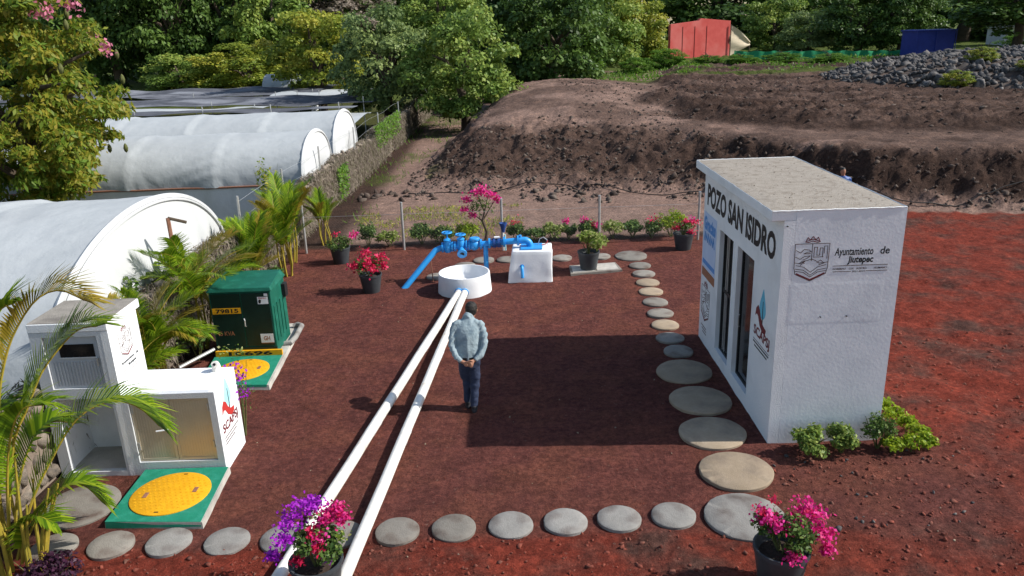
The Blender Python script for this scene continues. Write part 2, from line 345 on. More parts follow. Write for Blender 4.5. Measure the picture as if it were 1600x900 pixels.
platf = sstep((t_p - 1.15 - .8 * fbm(x * .7, y * .7, 4, 48)) / .5); Y2v = np.interp(x, [5, 6.6, 10.8, 16, 60], [34, 31.5, 27.3, 25.3, 24.6])
dark2 = sstep((y - Y2v) / 1.0) * sstep((x - (5.6 + (y - 31) * .2 + 3 * fbm(y * .25, y * 0 + 2, 3, 81)) + fbm(x * .9, y * .9, 3, 82) * 1.5) / .8)
light = np.maximum(light, platf * (1 - dark2) * (.40 + .5 * sstep((fbm(x * .5, y * .8, 4, 47) + .06) / .2)))
light = np.maximum(light * (1 - .8 * dark2), dark2 * .28 * sstep((fbm(x * .12, y * .8, 3, 40) + .02) / .16))
grass = sstep((y - 26) / 3) * sstep((-1.0 - x + (y - 33) * .12) / 1.0) * (1 - sstep((t_p - .2) / .3)) * sstep((x + 5.6) / .4) * sstep((fbm(x * .9, y * .5, 3, 33) - .04) / .12) * .55
grass = np.maximum(grass, sstep((y - 47) / 6) * sstep((fbm(x * .25, y * .25, 3, 34) + .02) / .12) * sstep((x - 5) / 4))
grass = np.maximum(grass, (x < -6.6) * .6 * (y > 18) + (y > 66) * 1.0)
for nm, a in (('m_yard', yardm), ('m_red', redm), ('m_light', light), ('m_grass', np.clip(grass, 0, 1))):
    at = gme.attributes.new(nm, 'FLOAT', 'POINT'); at.data.foreach_set('value', a.astype(np.float32))
def ground_mat():
    m, nt, N, L, B = nodes_of('ground_soil'); B.inputs['Roughness'].default_value = 1; B.inputs['Specular IOR Level'].default_value = .1
    tc = N.new('ShaderNodeTexCoord'); co = tc.outputs['Object']
    def noise(s, d=6, r=.6):
        n = N.new('ShaderNodeTexNoise'); n.inputs['Scale'].default_value = s; n.inputs['Detail'].default_value = d; n.inputs['Roughness'].default_value = r; L.new(co, n.inputs['Vector']); return n.outputs['Fac']
    def ramp(f, stops):
        r = N.new('ShaderNodeValToRGB'); e = r.color_ramp.elements; e[0].position, e[0].color = stops[0][0], rgb(stops[0][1]); e[1].position, e[1].color = stops[-1][0], rgb(stops[-1][1])
        for p, c in stops[1:-1]: q = e.new(p); q.color = rgb(c)
        L.new(f, r.inputs[0]); return r.outputs[0]
    def mix(f, a, b, t='MIX'):
        x = N.new('ShaderNodeMixRGB'); x.blend_type = t
        if isinstance(f, float): x.inputs[0].default_value = f
        else: L.new(f, x.inputs[0])
        L.new(a, x.inputs[1]); L.new(b, x.inputs[2]); return x.outputs[0]
    def attr(n):
        a = N.new('ShaderNodeAttribute'); a.attribute_name = n; return a.outputs['Fac']
    fine = noise(48, 5, .85); mid = noise(7, 6, .7); big = noise(.9, 5, .6)
    vo = N.new('ShaderNodeTexVoronoi'); vo.inputs['Scale'].default_value = 42; L.new(co, vo.inputs['Vector'])
    bank = mix(.5, ramp(mid, [(.3, (0.025, 0.015, 0.012)), (.55, (0.060, 0.036, 0.028)), (.78, (0.126, 0.081, 0.061))]), ramp(fine, [(.3, (0.029, 0.017, 0.014)), (.7, (0.111, 0.071, 0.055))]))
    lightc = mix(.4, ramp(big, [(.35, (0.234, 0.149, 0.120)), (.65, (0.320, 0.213, 0.173))]), ramp(fine, [(.3, (0.172, 0.111, 0.089)), (.7, (0.391, 0.270, 0.219))]))
    yard = mix(.45, ramp(mid, [(.3, (0.101, 0.036, 0.032)), (.5, (0.155, 0.054, 0.045)), (.72, (0.218, 0.079, 0.065))]), ramp(fine, [(.28, (0.056, 0.020, 0.018)), (.55, (0.163, 0.056, 0.046)), (.78, (0.363, 0.156, 0.117))]))
    yard = mix(ramp(big, [(.44, (0, 0, 0)), (.60, (0.748, 0.748, 0.765))]), yard, ramp(fine, [(.3, (0.097, 0.035, 0.025)), (.7, (0.273, 0.099, 0.068))]))
    redc = mix(.5, ramp(mid, [(.28, (0.102, 0.024, 0.016)), (.5, (0.224, 0.042, 0.027)), (.75, (0.319, 0.068, 0.044))]), ramp(fine, [(.28, (0.081, 0.017, 0.014)), (.55, (0.259, 0.051, 0.031)), (.8, (0.435, 0.138, 0.098))]))
    redc = mix(ramp(big, [(.36, (.85, .85, .85)), (.54, (0, 0, 0))]), redc, ramp(mid, [(.3, (.055, .032, .027)), (.7, (.14, .085, .068))]))
    grs = ramp(fine, [(.3, (.035, .055, .012)), (.6, (.09, .12, .025)), (.8, (.15, .13, .05))])
    c = mix(attr('m_light'), bank, lightc); c = mix(attr('m_grass'), c, grs)
    c = mix(attr('m_yard'), c, mix(attr('m_red'), yard, redc))
    coarse = noise(11, 5, .8); patch = noise(2.3, 5, .7)
    c = mix(.85, c, ramp(coarse, [(.30, (.46, .45, .45)), (.48, (.86, .86, .86)), (.68, (1.55, 1.5, 1.45))]), 'MULTIPLY')
    c = mix(.8, c, ramp(patch, [(.32, (.66, .67, .68)), (.52, (1, 1, 1)), (.70, (1.38, 1.32, 1.24))]), 'MULTIPLY')
    # pale specks of grit
    sp = ramp(vo.outputs['Color'], [(.90, (0, 0, 0)), (.97, (.28, .28, .28))]); cc = N.new('ShaderNodeRGB'); cc.outputs[0].default_value = (.34, .25, .20, 1)
    c = mix(sp, c, cc.outputs[0])
    L.new(c, B.inputs['Base Color'])
    b1 = N.new('ShaderNodeBump'); b1.inputs['Strength'].default_value = 1.0; b1.inputs['Distance'].default_value = .035; L.new(fine, b1.inputs['Height'])
    b2 = N.new('ShaderNodeBump'); b2.inputs['Strength'].default_value = .6; b2.inputs['Distance'].default_value = .12; L.new(mid, b2.inputs['Height']); L.new(b1.outputs[0], b2.inputs['Normal'])
    b3 = N.new('ShaderNodeBump'); b3.inputs['Strength'].default_value = .7; b3.inputs['Distance'].default_value = .06; L.new(coarse, b3.inputs['Height']); L.new(b2.outputs[0], b3.inputs['Normal'])
    L.new(b3.outputs[0], B.inputs['Normal']); return m
MT['ground'] = ground_mat()
tag(link('ground', gme, None, 'ground'), kind='structure')

# small icosphere rocks as numpy templates
def ico(sub, seed, amp=.3, flat_=.75):
    bm = bmesh.new(); bmesh.ops.create_icosphere(bm, subdivisions=sub, radius=1)
    r = np.random.default_rng(seed); dirs = r.normal(size=(9, 3)); dirs /= np.linalg.norm(dirs, axis=1)[:, None]
    Vv = np.array([v.co[:] for v in bm.verts]); Ff = np.array([[v.index for v in f.verts] for f in bm.faces]); bm.free()
    for d in dirs:      # cut facets
        h = r.uniform(.42, .9); p = Vv @ d; over = np.clip(p - h, 0, None); Vv = Vv - over[:, None] * d
    Vv = Vv * (1 + amp * (r.random((len(Vv), 1)) - .5)) * np.array([1, r.uniform(.6, 1), 1]); Vv[:, 2] *= flat_
    return Vv, Ff
def scatter_rocks(name, pos, size, mats, seed=0, sub=1, flat_=.75):
    """one joined mesh of many rocks"""
    r = np.random.default_rng(seed); Vs = []; Fs = []; base = 0
    T = [ico(sub, 100 + i, .75, flat_) for i in range(8)]
    for i, (p, s) in enumerate(zip(pos, size)):
        Vt, Ft = T[i % 8]; a = r.uniform(0, 6.28); c, sn = math.cos(a), math.sin(a)
        W = Vt * s * np.array([r.uniform(.7, 1.3), r.uniform(.7, 1.3), r.uniform(.7, 1.1)])
        W = np.stack([W[:, 0] * c - W[:, 1] * sn, W[:, 0] * sn + W[:, 1] * c, W[:, 2]], 1) + p
        Vs.append(W); Fs.append(Ft + base); base += len(Vt)
    return link(name, mesh_np(name, np.concatenate(Vs), np.concatenate(Fs)), None, mats)

# ------------------------------------------------------------------ people
def remesh(parts, voxel, name, smooth_it=6):
    """join closed lofts into one continuous surface"""
    mb = MB()
    for V, F in parts: mb.add(V, F)
    me = mb.mesh(name); o = bpy.data.objects.new('tmp', me); COL.objects.link(o)
    m = o.modifiers.new('r', 'REMESH'); m.mode = 'VOXEL'; m.voxel_size = voxel; m.use_smooth_shade = True
    s = o.modifiers.new('s', 'SMOOTH'); s.iterations = smooth_it; s.factor = .5
    dg = bpy.context.evaluated_depsgraph_get(); out = bpy.data.meshes.new_from_object(o.evaluated_get(dg)); bpy.data.objects.remove(o); bpy.data.meshes.remove(me)
    out.polygons.foreach_set('use_smooth', [True] * len(out.polygons)); out.name = name; return out
def loft(rings, n=18):
    """rings: (centre, rx, ry[, tilt]) elliptical sections, horizontal-ish"""
    V = []; F = []
    for c, rx, ry in rings:
        for j in range(n): a = 2 * math.pi * j / n; V.append((c[0] + rx * math.cos(a), c[1] + ry * math.sin(a), c[2]))
    for i in range(len(rings) - 1):
        for j in range(n): F.append((i * n + j, i * n + (j + 1) % n, (i + 1) * n + (j + 1) % n, (i + 1) * n + j))
    F += [tuple(range(n - 1, -1, -1)), tuple((len(rings) - 1) * n + j for j in range(n))]; return V, F
def tb(path, r, n=12): m = MB().tube(path, r, n); return m.v, m.f
def ell(c, r, n=14):
    return loft([((c[0], c[1], c[2] + r[2] * math.sin(t)), max(.002, r[0] * math.cos(t)), max(.002, r[1] * math.cos(t))) for t in np.linspace(-1.5, 1.5, 11)], n)
MAN = thing('person', 'person in light denim shirt and navy trousers walking away with hands clasped behind', 'person', (-.67, 10.48, tz(-.67, 10.48)))
hx, hy, hz = .06, .325, -.035     # head offset
torso = [((0, .02, .80), .168, .122), ((0, .03, .92), .176, .126), ((0, .06, 1.05), .184, .128), ((0, .10, 1.18), .190, .128), ((.005, .135, 1.27), .186, .122), ((.01, .165, 1.335), .150, .10), ((.02, .19, 1.38), .09, .08), ((.025, .205, 1.41), .062, .062)]
armL = [(-.175, .15, 1.30), (-.218, .08, 1.17), (-.232, .00, 1.03), (-.175, -.10, .905), (-.09, -.145, .845), (-.035, -.155, .825)]
armR = [(.185, .15, 1.30), (.235, .08, 1.17), (.246, .0, 1.04), (.185, -.10, .915), (.10, -.145, .86), (.05, -.155, .84)]
legR = [(.075, .03, .84), (.08, .035, .62), (.075, .02, .44), (.06, -.03, .25), (.05, -.07, .08)]
legL = [(-.075, .03, .84), (-.07, .07, .62), (-.055, .10, .44), (-.045, .09, .25), (-.045, .08, .08)]
def hand(c, sg):
    """palm and five fingers curled round the other hand"""
    out = [ell(c, (.045, .022, .04), 12)]
    for i in range(4):
        z_ = c[2] + .028 - i * .019; l_ = (.062, .07, .066, .052)[i]
        out.append(tb([(c[0] + sg * .03, c[1] - .012, z_), (c[0] + sg * (.03 + l_ * .5), c[1] - .03, z_ - .006), (c[0] + sg * (.03 + l_ * .85), c[1] - .018, z_ - .016), (c[0] + sg * (.03 + l_ * .9), c[1] + .008, z_ - .022)], [.0105, .010, .009, .007], 8))
    out.append(tb([(c[0] - sg * .02, c[1] - .01, c[2] + .03), (c[0] + sg * .005, c[1] - .035, c[2] + .05), (c[0] + sg * .04, c[1] - .038, c[2] + .042)], [.012, .011, .008], 8)); return out
head = [((hx, hy + .01, 1.385 + hz), .05, .055), ((hx, hy + .03, 1.43 + hz), .062, .078), ((hx, hy + .02, 1.48 + hz), .074, .092), ((hx, hy + .005, 1.53 + hz), .077, .098), ((hx, hy - .01, 1.575 + hz), .068, .085), ((hx, hy - .015, 1.605 + hz), .04, .05)]
nose = tb([(hx, hy + .105, 1.50 + hz), (hx, hy + .125, 1.465 + hz), (hx, hy + .10, 1.455 + hz)], [.010, .016, .012], 8)
ears = [ell((hx + s * .08, hy, 1.49 + hz), (.014, .022, .033), 8) for s in (-1, 1)]
neck = tb([(.022, .20, 1.36), (.04, .25, 1.40), (hx, hy, 1.48 + hz)], [.058, .054, .055], 12)
mouth = ell((hx, hy + .095, 1.425 + hz), (.022, .012, .007), 8); eyes = [ell((hx + s * .03, hy + .092, 1.505 + hz), (.012, .008, .007), 8) for s in (-1, 1)]
small = [(( 0, .02, .82), .14, .10), ((0, .06, 1.05), .15, .105), ((.005, .12, 1.26), .17, .10), ((.01, .165, 1.34), .13, .085), ((.02, .2, 1.40), .055, .055)]
body = remesh([loft(small), neck, loft(head), nose, mouth, *eyes, *ears, tb(armL, [.05, .042, .036, .032, .027, .026]), tb(armR, [.05, .042, .036, .032, .027, .026]), *hand((-.02, -.175, .815), 1), *hand((.045, -.175, .835), -1),
               tb(legL, [.08, .07, .055, .05, .04]), tb(legR, [.08, .07, .055, .05, .04])], .0085, 'body', 2)
link('body', body, MAN, 'skin')
shirt = remesh([loft(torso), tb([(-.10, .155, 1.31)] + armL[:5], [.072, .066, .056, .050, .044, .037]), tb([(.11, .155, 1.31)] + armR[:5], [.072, .066, .056, .050, .044, .037]), tb([(.0, .185, 1.375), (.035, .235, 1.425)], [.082, .070], 16)], .013, 'shirt', 6)
q = np.zeros(len(shirt.vertices) * 3, np.float32); shirt.vertices.foreach_get('co', q); q = q.reshape(-1, 3); nn = np.zeros_like(q).ravel(); shirt.vertices.foreach_get('normal', nn); nn = nn.reshape(-1, 3)
dsp = .012 * fbm(q[:, 0] * 13 + q[:, 2] * 6, q[:, 2] * 9 - q[:, 0] * 5, 4, 70) + .006 * np.sin(q[:, 2] * 70 + 6 * np.sin(q[:, 0] * 14)) * (np.abs(q[:, 0]) > .16) + .010 * np.exp(-(q[:, 0] / .02) ** 2) * (q[:, 1] < .1) * np.clip((1.25 - q[:, 2]) / .1, 0, 1)
shirt.vertices.foreach_set('co', (q + nn * dsp[:, None]).astype(np.float32).ravel()); shirt.update(); link('shirt', shirt, MAN, 'shirt')
tr = remesh([loft([((0, .02, .70), .15, .12), ((0, .02, .80), .168, .128), ((0, .02, .87), .160, .122), ((0, .03, .90), .155, .118)]), tb(legL, [.098, .086, .070, .062, .060]), tb(legR, [.098, .086, .070, .062, .060])], .013, 'trousers', 6)
q = np.zeros(len(tr.vertices) * 3, np.float32); tr.vertices.foreach_get('co', q); q = q.reshape(-1, 3); nn = np.zeros_like(q).ravel(); tr.vertices.foreach_get('normal', nn); nn = nn.reshape(-1, 3)
tr.vertices.foreach_set('co', (q + nn * (.030 * fbm(q[:, 0] * 7, q[:, 2] * 13 + q[:, 1] * 5, 3, 71))[:, None]).astype(np.float32).ravel()); tr.update(); link('trousers', tr, MAN, 'trouser')
m_ = MB(); V, F = loft([((0, .03, .845), .176, .134), ((0, .03, .875), .176, .134)], 24); m_.add(V, F); m_.build('belt', 'belt', MAN, local=True, smooth=True)
for s_, (lx, ly) in (('l', (-.045, .11)), ('r', (.05, -.04))):
    sh = remesh([loft([((lx, ly + .03, .0), .045, .125), ((lx, ly + .03, .03), .047, .125), ((lx, ly + .02, .06), .042, .105), ((lx, ly - .03, .09), .042, .06), ((lx, ly - .04, .11), .04, .05)])], .009, 'shoe', 3); link('shoe', sh, MAN, 'shoe')
hair = remesh([loft([((hx, hy - .062, 1.44 + hz), .050, .03), ((hx, hy - .040, 1.48 + hz), .072, .062), ((hx, hy - .024, 1.53 + hz), .081, .088), ((hx, hy - .012, 1.575 + hz), .073, .088), ((hx, hy - .012, 1.605 + hz), .046, .056), ((hx, hy - .01, 1.618 + hz), .015, .02)])], .009, 'hair', 2)
q = np.zeros(len(hair.vertices) * 3, np.float32); hair.vertices.foreach_get('co', q); q = q.reshape(-1, 3); nn = np.zeros_like(q).ravel(); hair.vertices.foreach_get('normal', nn); nn = nn.reshape(-1, 3)
hair.vertices.foreach_set('co', (q + nn * (.009 + .016 * fbm(q[:, 0] * 40 + q[:, 1] * 20, q[:, 2] * 40 + q[:, 1] * 25, 3, 73))[:, None]).astype(np.float32).ravel()); hair.update(); link('hair', hair, MAN, 'hair')
P2S = .86
# second person far behind the pump house, only head and shoulder in view
P2 = thing('person', 'person in blue top half hidden behind the pump house roof', 'person', (9.2, 21.2, tz(9.2, 21.2) - .0))
tr2 = [(0, .0, .80), (0, 0, 1.0)]
b2 = remesh([loft([((0, 0, .80), .15, .10), ((0, 0, 1.1), .17, .11), ((0, 0, 1.34), .19, .11), ((0, 0, 1.42), .06, .06)]), tb([(0, 0, 1.38), (-.02, 0, 1.5)], [.055, .05]), loft([((-.03, 0, 1.45), .05, .06), ((-.03, 0, 1.54), .078, .095), ((-.03, 0, 1.62), .075, .09), ((-.03, 0, 1.68), .035, .04)]), tb([(-.08, 0, .85), (-.09, 0, .4), (-.09, 0, .05)], [.085, .06, .04]), tb([(.08, 0, .85), (.09, 0, .4), (.09, 0, .05)], [.085, .06, .04]),
             tb([(-.19, 0, 1.33), (-.25, .03, 1.05), (-.24, -.05, .8)], [.05, .042, .03]), tb([(.19, 0, 1.33), (.25, .03, 1.05), (.24, -.05, .8)], [.05, .042, .03])], .014, 'body', 2); link('body', b2, P2, 'skin')
s2 = remesh([loft([((0, 0, .85), .165, .12), ((0, 0, 1.1), .185, .125), ((0, 0, 1.33), .205, .125), ((0, 0, 1.43), .075, .075)]), tb([(-.12, 0, 1.34), (-.19, 0, 1.33), (-.25, .03, 1.06)], [.07, .07, .058]), tb([(.12, 0, 1.34), (.19, 0, 1.33), (.25, .03, 1.06)], [.07, .07, .058])], .016, 'shirt', 4); link('shirt', s2, P2, 'darkblue')
t2 = remesh([loft([((0, 0, .74), .15, .11), ((0, 0, .9), .16, .115)]), tb([(-.08, 0, .82), (-.09, 0, .4), (-.09, 0, .06)], [.10, .078, .065]), tb([(.08, 0, .82), (.09, 0, .4), (.09, 0, .06)], [.10, .078, .065])], .016, 'trousers', 3); link('trousers', t2, P2, 'trouser')
P2.scale = (P2S, P2S, P2S)
h2 = remesh([loft([((-.03, .03, 1.58), .084, .075), ((-.03, .015, 1.64), .080, .095), ((-.03, .01, 1.69), .045, .05)])], .013, 'hair', 2); link('hair', h2, P2, 'hair')
for o in (-.09, .09): link('shoe', remesh([loft([((o, -.04, 0), .045, .12), ((o, -.04, .04), .045, .12), ((o, 0, .09), .04, .05)])], .011, 'shoe', 2), P2, 'shoe')

# ------------------------------------------------------------------ pump house
def wall_holes(u0, u1, v0, v1, holes, place, depth):
    """wall sheet with rectangular openings and reveals; place(u,v,d)->xyz, d=0 outside"""
    us = sorted({u0, u1, *[h[0] for h in holes], *[h[1] for h in holes]}); vs = sorted({v0, v1, *[h[2] for h in holes], *[h[3] for h in holes]})
    mb = MB()
    inside = lambda a, b: any(h[0] < a < h[1] and h[2] < b < h[3] for h in holes)
    for a, b in zip(us[:-1], us[1:]):
        for c, d in zip(vs[:-1], vs[1:]):
            if inside((a + b) / 2, (c + d) / 2): continue
            for e in (0, depth): mb.add([place(a, c, e), place(b, c, e), place(b, d, e), place(a, d, e)], [(0, 1, 2, 3) if e == 0 else (3, 2, 1, 0)])
    for h in holes + [(u0, u1, v0, v1)]:
        for (a, c, b, d) in ((h[0], h[2], h[1], h[2]), (h[1], h[2], h[1], h[3]), (h[1], h[3], h[0], h[3]), (h[0], h[3], h[0], h[2])):
            mb.add([place(a, c, 0), place(b, d, 0), place(b, d, depth), place(a, c, depth)], [(0, 1, 2, 3)])
    return mb
BX0, BX1, BY0, BY1, BZ = 3.33, 4.80, 9.19, 13.05, 3.04
PH = thing('pump_house', 'white painted pump house with flat concrete roof beside the big stepping stones', 'pump house', ((BX0 + BX1) / 2, (BY0 + BY1) / 2, 0))
D1 = (11.24, 11.98, .21, 2.24); D2 = (10.22, 11.0, .21, 2.24)
wall_holes(BY0, BY1, -.1, BZ, [D1, D2], lambda u, v, d: (BX0 + d, u, v), .14).build('door_wall', 'white', PH)
fw = MB(); fw.box(BX0 + .142, BX1 + .006, BY0, BY0 + .14, -.1, 3.1655); fw.build('front_wall', 'plaster', PH)
MB().box(BX0 + .142, BX1, BY1 - .14, BY1, -.1, BZ).build('back_wall', 'white', PH)
MB().box(BX1 - .14, BX1 - .001, BY0 + .142, BY1 - .142, -.1, BZ).build('side_wall', 'white', PH)
MB().box(BX0 + .142, BX1 - .142, BY0 + .142, BY1 - .142, 0, .2).build('floor', 'conc', PH)
rf = MB().box(3.165, BX1 + .003, BY0 + .005, BY1 + .02, BZ + .001, 3.165).build('roof', 'white', PH, bevel=.012)
# screed on top with a worn rim
n = 26; V = []; F = []
for j in range(n + 1):
    for i in range(13):
        xx = 3.178 + (BX1 - .012 - 3.178) * i / 12; yy = BY0 + .008 + (BY1 - BY0) * j / n
        e = i in (0, 12) or j in (0, n)
        V.append((xx + (0 if e else .02 * random.uniform(-1, 1)), yy, 3.168 + (.0 if e else .008 + .006 * random.random())))
for j in range(n):
    for i in range(12): F.append((j * 13 + i, j * 13 + i + 1, (j + 1) * 13 + i + 1, (j + 1) * 13 + i))
MB().add(V, F).build('roof_screed', 'roofconc', rf, smooth=True)
rim = MB()
for (a, b) in (((3.17, BY0), (BX1, BY0)), ((3.17, BY0), (3.17, BY1)), ((BX1, BY0), (BX1, BY1)), ((3.17, BY1), (BX1, BY1))):
    k = 30; rim.tube([(a[0] + (b[0] - a[0]) * i / k + random.uniform(-.003, .003), a[1] + (b[1] - a[1]) * i / k + random.uniform(-.003, .003), 3.168 + random.uniform(-.003, .003)) for i in range(k + 1)], .008, 5)
rim.build('roof_edge', 'white', rf)
def roof_litter():
    q = np.random.default_rng(19); n = 420; Pl = np.stack([q.uniform(3.2, 4.77, n), q.uniform(9.22, 13.02, n), np.full(n, 3.186)], 1)
    return link('leaf_litter', leaf_mesh('leaf_litter', Pl - np.array(PH.location), np.array([0, 0, 1.]) + q.normal(size=(n, 3)) * .15, q.normal(size=(n, 3)), q.uniform(.015, .05, n), q.uniform(.006, .018, n), q.random(n)), rf, 'litter')
# doorway 1: barred steel gate, doorway 2: dark glass door
def doorway(h, name, bars):
    fr = MB(); t = .035; x0, x1 = BX0 + .07, BX0 + .11
    fr.box(x0, x1, h[0] + .002, h[0] + t, h[2], h[3]); fr.box(x0, x1, h[1] - t, h[1] - .002, h[2], h[3]); fr.box(x0, x1, h[0] + t, h[1] - t, h[3] - t, h[3] - .002); fr.box(x0, x1, h[0] + t, h[1] - t, h[2] + .002, h[2] + t)
    d = fr.build(name, 'iron', PH)
    if bars:
        ks = 8
        for i in range(ks):
            yy = h[0] + .06 + (h[1] - h[0] - .12) * i / (ks - 1)
            MB().tube([(BX0 + .09, yy, h[2] + .03), (BX0 + .09, yy, h[3] - .03)], .009, 6).build('bar', 'steel' if i in (5, 6) else 'iron', d)
        MB().box(BX0 + .08, BX0 + .10, h[0] + t, h[1] - t, 1.22, 1.28).build('crossbar', 'iron', d)
        MB().box(BX0 + .06, BX0 + .1, h[0] + .06, h[0] + .15, 1.12, 1.30).build('lock', 'iron', d)
    else:
        MB().box(BX0 + .088, BX0 + .096, h[0] + t, h[1] - t, h[2] + t, h[3] - t).build('pane', 'glass', d)
        MB().tube([(BX0 + .06, h[1] - .08, 1.0), (BX0 + .045, h[1] - .08, 1.02), (BX0 + .045, h[1] - .08, 1.18), (BX0 + .06, h[1] - .08, 1.2)], .008, 6).build('handle', 'steel', d)
doorway(D1, 'barred_gate', True); doorway(D2, 'glass_door', False)
MB().box(BX0 + .3, BX0 + .6, 11.5, 12.1, .21, 1.5).build('control_cabinet', 'alug', PH)
LU, LV = (0, -1, 0), (0, 0, 1); LO = (BX0, 13.05, 0)      # door wall print: u runs towards the camera
text_obj('lettering', 'POZO SAN ISIDRO', (.20, 3.62, 2.45, 2.82), LO, LU, LV, 'black', PH, .04)
# banner at the far end of the door wall
bn = flat([[(.05, 1.36), (.86, 1.36), (.86, 2.32), (.05, 2.32)]], LO, LU, LV, .006).build('banner', 'banner', PH)
text_obj('banner_lettering', 'Gracias', (.10, .82, 2.02, 2.26), LO, LU, LV, 'bannerblue', bn, .05, .009)
zz = [(.12 + .055 * i, 1.83 + (.13 if i % 2 else 0) + .01 * (i % 3)) for i in range(13)]
flat([q for q in ribbon(zz, .035)], LO, LU, LV, .009).build('banner_scrawl', 'bannerblue', bn)
flat([[(.08, 1.42), (.84, 1.42), (.84, 1.50), (.08, 1.50)]], LO, LU, LV, .009).build('banner_strip', 'bannerblue', bn)
flat([[(.06, 1.20), (.86, 1.20), (.86, 1.345), (.06, 1.345)]], LO, LU, LV, .006).build('brown_strip', 'bannerbrown', PH)
def crest(ox, oz, w, h, o, u, v, parent, lw, main='sepia', dark='maroon'):
    """municipal shield in line work, lower-left corner ox,oz, size w,h"""
    S = lambda pts: [(ox + a * w, oz + b * h) for a, b in pts]
    Lines = [[(.02, .84), (.98, .84), (.97, .3), (.93, .16), (.5, 0), (.07, .16), (.03, .3), (.02, .84)], [(.5, .84), (.5, .46)],
             [(.04, .42), (.2, .40), (.3, .46), (.4, .47), (.5, .50), (.62, .46), (.72, .40), (.96, .42)], [(.2, .36), (.33, .46)], [(.16, .40), (.24, .45), (.31, .40)], [(.66, .42), (.76, .47), (.86, .40), (.72, .36)],
             [(.06, .70), (.18, .64), (.28, .72), (.42, .70), (.48, .66), (.36, .65), (.28, .62), (.46, .62)], [(.05, .55), (.18, .50), (.30, .56), (.46, .57), (.38, .52), (.26, .48)],
             [(.56, .56), (.56, .76), (.64, .76), (.64, .58), (.72, .58), (.72, .74), (.80, .74), (.80, .54)], [(.84, .62), (.84, .78), (.93, .78), (.93, .50)], [(.54, .54), (.82, .54)],
             [(.08, .36), (.3, .32), (.5, .20), (.7, .32), (.92, .36)], [(.07, .28), (.3, .25), (.5, .13), (.7, .25), (.93, .28)], [(.07, .23), (.3, .20), (.5, .09), (.7, .20), (.93, .23)]]
    polys = [q for l in Lines for q in ribbon(S(l), lw)]
    c = flat(polys, o, u, v, .003).build('emblem', main, parent)
    crown = [(.30, .88), (.36, .98), (.42, .92), (.5, 1.0), (.58, .92), (.64, .98), (.70, .88), (.62, .87), (.5, .90), (.38, .87), (.30, .88)]
    flat([q for l in (crown, [(.34, .90), (.5, .94), (.66, .90)]) for q in ribbon(S(crown if l is crown else l), lw * 1.3)], o, u, v, .004).build('emblem_crown', dark, c)
    flat([S([(.10, .19), (.5, .045), (.9, .19), (.9, .16), (.5, .01), (.1, .16)])], o, u, v, .004).build('emblem_book', dark, c)
    return c
def drop_logo(ox, oz, s, o, u, v, parent, drop='sky', hand='maroon', flip=False):
    k = 22; P = []
    for i in range(k):
        a = 2 * math.pi * i / k; yy = math.cos(a); xx = math.sin(a) * (1 - .72 * max(0, yy)) * .30
        P.append((ox + xx * s, oz + (.62 + yy * (.62 if yy > 0 else .34)) * s))
    d = flat([P[::-1]], o, u, v, .003).build('drop_logo', drop, parent)
    Hh = [(-.62, .20), (-.56, .46), (-.40, .60), (-.22, .50), (-.10, .28), (.10, .12), (.42, .06), (.36, -.10), (.10, -.12), (-.16, .02), (-.34, .26), (-.48, .30)]
    flat([[(ox + a * s, oz + b * s) for a, b in Hh][::-1]], o, u, v, .005).build('hand_logo', hand, d)
    flat([[(ox + a * s, oz + b * s) for a, b in [(.02, .16), (.07, .16), (.05, .86), (.02, .86)]]], o, u, v, .006).build('tower_logo', 'black', d)
    return d
crest(.08, .42, .56, .72, LO, LU, LV, PH, .008, 'sepia')
for i in range(3): flat([[(.16 + .05 * i, .30 - .05 * i), (.50, .30 - .05 * i), (.50, .315 - .05 * i), (.16 + .05 * i, .315 - .05 * i)]], LO, LU, LV, .003).build('caption_line', 'sepia', PH)
drop_logo(3.30, 1.44, .44, LO, LU, LV, PH, 'sky', 'maroon')
text_obj('logo_lettering', 'SCAPSJ', (3.00, 3.66, 1.22, 1.40), LO, LU, LV, 'maroon', PH, .03)
for i, (a, b) in enumerate(((3.0, 3.66), (3.0, 3.66), (3.06, 3.6))):
    if i == 0: flat([[(a, 1.185), (b, 1.185), (b, 1.193), (a, 1.193)]], LO, LU, LV).build('caption_line', 'black', PH)
for z_, a, b_, k in ((1.14, 3.0, 3.66, 17), (1.09, 3.06, 3.6, 14)):
    st = (b_ - a) / k
    for i in range(k): flat([[(a + i * st, z_), (a + (i + .72) * st, z_), (a + (i + .72) * st, z_ + .022), (a + i * st, z_ + .022)]], LO, LU, LV).build('caption_mark', 'black', PH)
FU, FV, FO = (1, 0, 0), (0, 0, 1), (BX0, BY0, 0)
crest(.145, 2.27, .44, .57, FO, FU, FV, PH, .0068, 'sepia')
text_obj('lettering', 'Ayuntamiento', (.645, 1.12, 2.555, 2.685), FO, FU, FV, 'black', PH, .018, shear=.12)
text_obj('lettering', 'de', (1.205, 1.32, 2.59, 2.685), FO, FU, FV, 'black', PH, .018, shear=.12)
text_obj('lettering', 'Jiutepec', (.81, 1.13, 2.462, 2.575), FO, FU, FV, 'black', PH, .03, shear=.12)
for a, b, z_ in ((.64, 1.32, 2.45), (.64, .87, 2.375), (1.05, 1.32, 2.375)):
    flat([[(a, z_), (b, z_), (b, z_ + .007), (a, z_ + .007)]], FO, FU, FV).build('rule_line', 'sepia', PH)
for t_, a, b_ in (('GOBIERNO', .64, .80), ('CON', .84, .895), ('ROSTRO', .935, 1.06)): text_obj('caption', t_, (a, b_, 2.40, 2.425), FO, FU, FV, 'sepia', PH, .015)
text_obj('caption', 'HUMANO', (1.15, 1.31, 2.40, 2.425), FO, FU, FV, 'sepia', PH, .015)
